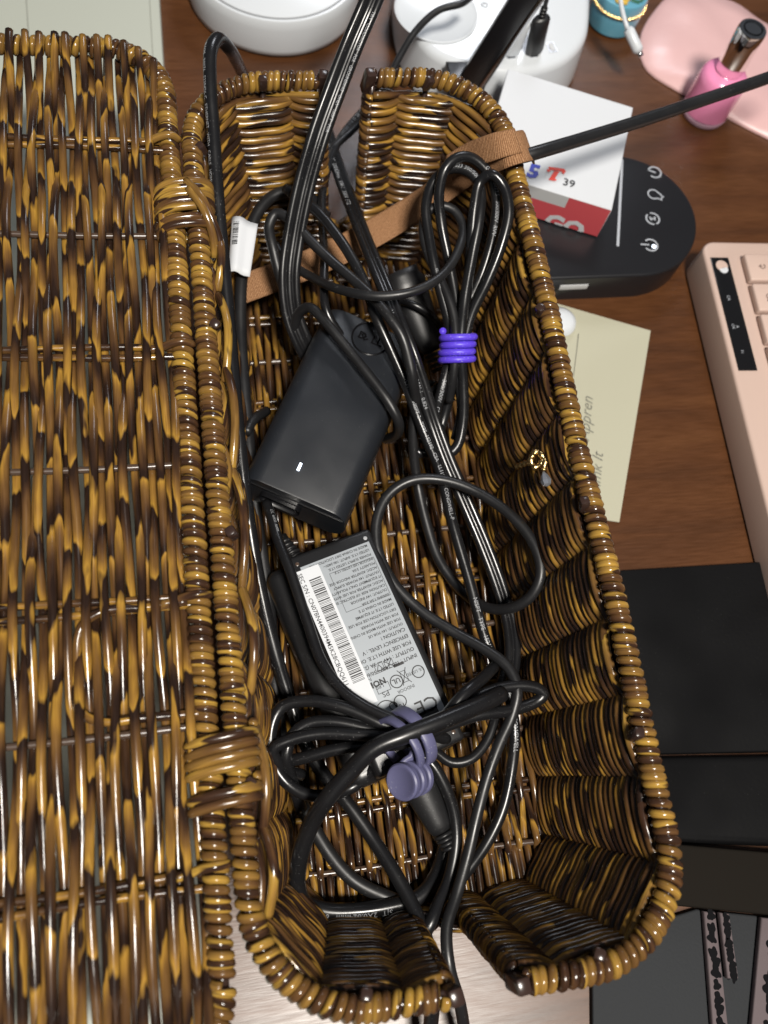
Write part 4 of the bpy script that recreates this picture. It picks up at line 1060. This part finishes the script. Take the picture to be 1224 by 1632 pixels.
d = (b_ - a)[:2]; L_ = np.linalg.norm(d); o = box('white_line', .0015, L_, .0005, (0, 0, 0), M['iconw'], lb); o.location = ((a[0]+b_[0])/2, (a[1]+b_[1])/2, lz + .0004); o.rotation_euler = (0, 0, math.atan2(d[1], d[0]) - math.pi/2)

# note pad block with logos
z0b, z1b = lz + .0012, .045
c1 = U(975, 335, z1b)[:2]; c2 = U(1005, 170, z1b)[:2]
ex = c2 - c1; Lr = np.linalg.norm(ex); ey = ex/Lr; exx = np.array([ey[1], -ey[0]])   # ey far, exx to the right
# left corner of the far edge
c3 = U(806, 108, z1b)[:2]; Wd = np.linalg.norm(c3 - c2)
ul = (c3 - c2)/Wd; vl = (c1 - c2)/Lr
Mb = Matrix(((-ul[0], -vl[0], 0, c1[0]), (-ul[1], -vl[1], 0, c1[1]), (0, 0, 1, z1b), (0, 0, 0, 1)))
nx_ = np.array([-ul[0], -ul[1]]); ny_ = np.array([nx_[1]*-1, nx_[0]])
if ny_ @ (-vl) < 0: ny_ = -ny_
Mb = Matrix(((nx_[0], ny_[0], 0, c1[0]), (nx_[1], ny_[1], 0, c1[1]), (0, 0, 1, z1b), (0, 0, 0, 1)))
pad = empty('note_block', 'white printed note block with red front resting on the black lamp base', 'note block', Mb)
Hh = z1b - z0b
bm_obj('block', box_bm(Wd, Lr, Hh, (-Wd/2, Lr/2, -Hh/2), .0003, 1), M['paper'], pad)
mesh_obj('red_panel', [(-.0245, -.0002, -Hh+.0004), (-.0003, -.0002, -Hh+.0004), (-.0003, -.0002, -.0003), (-.0245, -.0002, -.0003)], [[0, 1, 2, 3]], M['red'], pad, smooth=False)
mesh_obj('red_panel', [(-Wd+.001, -.0002, -Hh+.0004), (-.0245, -.0002, -Hh+.0004), (-.0245, -.0002, -.0085), (-Wd+.001, -.0002, -.0085)], [[0, 1, 2, 3]], M['red'], pad, smooth=False)
mesh_obj('grey_panel', [(-Wd+.001, -.0002, -.0085), (-.0245, -.0002, -.0085), (-.0245, -.0002, -.0003), (-Wd+.001, -.0002, -.0003)], [[0, 1, 2, 3]], M['lightgrey'], pad, smooth=False)
Vt, Ft = text_mesh('NBC5 GO', .017, 'RIGHT', 0, .03)
Vt, Ft = text_mesh('GO', .0150, 'RIGHT', 0, .05)
mesh_obj('panel_lettering', [(v[0] - .0085, -.0005, max(v[1]*1.1 - Hh - .0045, -Hh + .0004)) for v in Vt], Ft, M['paper'], pad, smooth=False)
Mbi = np.array(Mb.inverted())
def bl_(px, py): return (Mbi @ np.array([*U(px, py, z1b), 1]))[:3]
q = bl_(840, 279); text_flat('logo_five', [('5', q[0]-.0004, q[1]-.001, .0130, 4, 'LEFT', .12, .05)], M['logoblue'], pad, .0005)
q2 = bl_(853, 272)
star = [(q2[0] + (.0015 if k % 2 == 0 else .0006)*math.cos(math.pi/2 + k*math.pi/5), q2[1] + (.0015 if k % 2 == 0 else .0006)*math.sin(math.pi/2 + k*math.pi/5)) for k in range(10)]
polygon_flat('logo_star', star, .0008, M['paper'], pad)
q3 = bl_(872, 286); s_ = .000125
join_flat_parts = []
zT = .0005
Tm = [[(-8, 70), (60, 84), (66, 68), (-4, 54)], [(22, 56), (44, 60), (28, 0), (6, -3)], [(-14, 52), (6, 56), (2, 42), (-8, 40)], [(62, 84), (72, 74), (66, 52), (54, 62)], [(28, 10), (42, 12), (38, 2), (24, 0)]]
mesh_obj('logo_t', [(q3[0] + x_*s_, q3[1] + y_*s_, zT + .00004*i) for i, qd in enumerate(Tm) for x_, y_ in qd], [[4*i+j for j in range(4)] for i in range(len(Tm))], M['logored'], pad, smooth=False)
q4 = bl_(896, 294); text_flat('logo_number', [('39', q4[0], q4[1]-.0004, .0072, 2, 'LEFT', 0, .01)], M['ink'], pad, .0005)
q5 = bl_(868, 284); mesh_obj('logo_divider', [(q5[0], q5[1], .0005), (q5[0]+.0002, q5[1], .0005), (q5[0]+.0002, q5[1]+.008, .0005), (q5[0], q5[1]+.008, .0005)], [[0, 1, 2, 3]], M['lightgrey'], pad, smooth=False)

# pale yellow note with handwriting
nt = prism('paper_note', UP([(840, 470), (1037, 527), (987, 832), (845, 812)], .0012), .0006, .0012, M['note'], smooth=False); tag(nt, 'pale yellow handwritten note sheet on the desk right of the basket', 'note')
a = U(936, 705, .0014); b_ = U(944, 615, .0014); an_ = math.degrees(math.atan2(b_[1]-a[1], b_[0]-a[0]))
text_flat('handwriting', [('Appren', a[0] + .001, a[1], .0092, an_, 'LEFT', .35, -.012)], M['pencil'], nt, .0017)
a = U(955, 800, .0014); text_flat('handwriting', [('smmk It', a[0], a[1], .0088, an_, 'LEFT', .35, -.012)], M['pencil'], nt, .0017)
tube('crease', np.array([U(922, 532, .0014), U(919, 560, .0014), U(914, 600, .0014)]), .0002, M['pencil'], nt, 5)
q = U(893, 512, .004); wd_ = lathe('white_knob', [(.0085, .0012), (.0095, .003), (.0088, .0055), (.006, .0075), (.002, .0082)], M['white'], None, (q[0], q[1], 0), n=40); tag(wd_, 'small white domed knob half hidden behind the right rim on the yellow note', 'knob')

# pink keyboard
kz = .024
ka = U(1117, 384, kz); kb = U(1236, 862, kz)
d = (kb - ka)[:2]; d /= np.linalg.norm(d); ek = np.array([-d[1], d[0]])
if ek[0] < 0: ek = -ek
Mk = Matrix(((ek[0], -d[0], 0, ka[0]), (ek[1], -d[1], 0, ka[1]), (0, 0, 1, 0), (0, 0, 0, 1)))
kb_ = empty('keyboard', 'blush pink keyboard with a narrow black touch strip at the right edge', 'keyboard', Mk)
KL, KW = .225, .30
kp = []
for cx, cy, s0_ in ((.008, -.008, 180), (.008, -KL + .008, 270), (KW, -KL + .008, 0), (KW, -.008, 90)):
    if cx > .1: kp.append((KW, 0 if cy > -.1 else -KL)); continue
    seq = np.linspace(90, 180, 8) if cy > -.1 else np.linspace(180, 270, 8)
    kp += [(cx + .008*math.cos(math.radians(a)), cy + .008*math.sin(math.radians(a))) for a in seq]
kp = [p for p in kp if p[0] < KW] 
kp = kp[:8] + kp[8:16] + [(KW, -KL), (KW, 0)]
prism('case', kp, .002, kz, M['kbd'], kb_, .0018, 3)
Mki = np.array(Mk.inverted())
def kl(px, py, z=kz): return (Mki @ np.array([*U(px, py, z), 1]))[:3]
s4 = [kl(*p) for p in ((1134, 411), (1163, 411), (1204, 592), (1174, 590))]
xa = (s4[0][0] + s4[3][0])/2; xb = (s4[1][0] + s4[2][0])/2; ya = (s4[0][1] + s4[1][1])/2; yb = (s4[2][1] + s4[3][1])/2
o = box('touch_strip', xb-xa, ya-yb, .0006, ((xa+xb)/2, (ya+yb)/2, kz + .0002), M['strip'], kb_, .0002)
text_flat('strip_marks', [('CA', xa+.004, ya-.026, .0026, -90), ('OK', xa+.0025, ya-.045, .0024, -90), ('A', xa+.005, ya-.046, .0024, -90), ('F1', xa+.004, ya-.062, .0022, -90)], M['iconw'], kb_, kz + .0007)
lathe('strip_badge', [(.0036, kz+.0004), (.0036, kz+.0009), (.002, kz+.0012)], M['flower'] if False else M['keycap'], kb_, ((xa+xb)/2, ya-.006, 0), n=24)
lathe('strip_badge', [(.0026, kz+.0004), (.0026, kz+.0010), (.001, kz+.0012)], M['paper'], kb_, ((xa+xb)/2 + .0006, ya-.0085, 0), n=20)
k0 = kl(1178, 410); k1_ = kl(1189, 457); pitch = abs(k1_[1] - k0[1])
kx = (k0[0] + k1_[0])/2
legends = ['⏻', 'Q', 'ctrl', 'fn', 'a', 'tab', 'alt', 'x']
cap0 = None
for col in range(4):
    for row in range(9):
        kw = .0165 if col == 0 else .0165
        y_ = k0[1] - pitch*(row + .5); x_ = kx + .0165/2 + col*.0185 + .0004
        if y_ - pitch/2 < -KL + .004: continue
        if cap0 is None:
            bb = box_bm(.0165, pitch - .0022, .005, (0, 0, .0025), .0012, 3)
            cap = bm_obj('keycap', bb, M['keycap'], kb_); cap0 = cap
        else:
            cap = cap0.copy(); C.objects.link(cap)
        cap.location = (x_, y_, kz + .0002)
q_ = (kx + .0095, k0[1] - pitch*.5)
join_flat('key_legend', [([(q_[0] + rr_*math.cos(a) , q_[1] + rr_*math.sin(a), kz + .0055) for rr_ in (.0013, .0017) for a in np.radians(np.linspace(-60+180, 240+180, 16))], [[i, i+1, 17+i, 16+i] for i in range(15)]), ([(q_[0]-.0024, q_[1]-.0002, kz+.0055), (q_[0]-.0002, q_[1]-.0002, kz+.0055), (q_[0]-.0002, q_[1]+.0002, kz+.0055), (q_[0]-.0024, q_[1]+.0002, kz+.0055)], [[0, 1, 2, 3]])], M['kink'], kb_)
q_ = (kx + .0085, k0[1] - pitch*1.5)
join_flat('key_legend', [([(q_[0] + rr_*math.cos(a), q_[1] + rr_*math.sin(a), kz + .0055) for rr_ in (.0014, .0018) for a in np.radians(np.linspace(0, 360, 18))], [[i, i+1, 19+i, 18+i] for i in range(17)]), ([(q_[0]-.0010, q_[1]-.0014, kz+.0055), (q_[0]-.0006, q_[1]-.0017, kz+.0055), (q_[0]-.0016, q_[1]-.0034, kz+.0055), (q_[0]-.0020, q_[1]-.0031, kz+.0055)], [[0, 1, 2, 3]])], M['kink'], kb_)
q_ = (kx + .009, k0[1] - pitch*2.5)
fr_ = []
for (x0, y0, x1, y1) in ((-.0045, -.0042, .0045, -.0039), (-.0045, .0039, .0045, .0042), (-.0045, -.0039, -.0042, .0039), (.0042, -.0039, .0045, .0039)):
    fr_.append(([(q_[0]+x0, q_[1]+y0, kz+.0055), (q_[0]+x1, q_[1]+y0, kz+.0055), (q_[0]+x1, q_[1]+y1, kz+.0055), (q_[0]+x0, q_[1]+y1, kz+.0055)], [[0, 1, 2, 3]]))
join_flat('key_legend', fr_, M['kink'], kb_)
text_flat('key_legend', [('GHz', q_[0]+.0012, q_[1]+.003, .003, -90)], M['kink'], kb_, kz + .0055)

# dark things at the lower right; near-black tones also stand in for deep shade
s1 = prism('black_pad', UP([(930, 912), (1330, 888), (1330, 1196), (960, 1203)], .006), 0, .006, M['black'], bevel=.001); tag(s1, 'flat matte black pad lying right of the basket below the keyboard', 'pad')
s2 = prism('black_shade_slab', UP([(960, 1207), (1330, 1201), (1330, 1352), (960, 1338)], .010), 0, .010, M['black'], bevel=.004); tag(s2, 'black slab standing in for deep shade below the flat black pad at the right edge', 'shade slab')  # added slab, its black colour takes the place of deep shade
s3 = prism('dark_slab', UP([(1000, 1338), (1340, 1368), (1340, 1470), (1000, 1436)], .014), 0, .014, M['darkbrown'], bevel=.0015); tag(s3, 'dark brown slab edge between the black shade slab and grey mat', 'slab')
s4_ = prism('grey_mat', UP([(944, 1500), (1110, 1449), (1340, 1474), (1340, 1760), (946, 1760)], .004), 0, .004, M['slate'], bevel=.001); tag(s4_, 'slate grey textured mat in the lower right corner', 'mat')
# floral strips on the mat
def floral(name, pts, z, label, seed):
    o = prism(name, UP(pts, z), z - .003, z, M['floral'], bevel=.0008); tag(o, label, 'ribbon')
    rn = random.Random(seed); q = [U(*p, z) for p in pts]
    for k in range(11):
        f = (k + .5 + rn.uniform(-.3, .3))/11; a_ = q[0]*(1-f) + q[3]*f; b__ = q[1]*(1-f) + q[2]*f; g = rn.uniform(.44, .56); c = a_*(1-g) + b__*g; r_ = min(rn.uniform(.0018, .0034), .40*np.linalg.norm(b__ - a_)/1.1); an0 = rn.uniform(0, 6)
        pts2 = [(c[0] + r_*(.85 + .16*math.cos(3*t+an0) + .10*math.sin(5*t+2*an0))*math.cos(t), c[1] + r_*1.4*(.85 + .16*math.cos(3*t+an0) + .10*math.sin(5*t+2*an0))*math.sin(t)) for t in np.linspace(0, 2*math.pi, 40, endpoint=False)]
        polygon_flat('flower_print', pts2, z + .0003 + .0001*(k % 2), M['print_black'], o)
    return o
M['print_black'] = mat('ribbon_print_black', (.008, .008, .009), .9, .03)
M['floral'] = add_bump(mat('ribbon_grey_pink', (.12, .095, .10), .7, .2), 500, .3, .0004)
floral('floral_ribbon', [(1122, 1452), (1141, 1454), (1164, 1660), (1138, 1660)], .008, 'narrow grey-pink floral ribbon lying on the grey mat, left one', 1)
floral('floral_ribbon', [(1147, 1454), (1163, 1456), (1178, 1560), (1160, 1560)], .0085, 'short black-flowered ribbon piece between the two longer ribbons', 2)
floral('floral_ribbon', [(1214, 1462), (1260, 1466), (1250, 1660), (1196, 1660)], .008, 'wide floral ribbon cut by the lower right picture edge', 3)
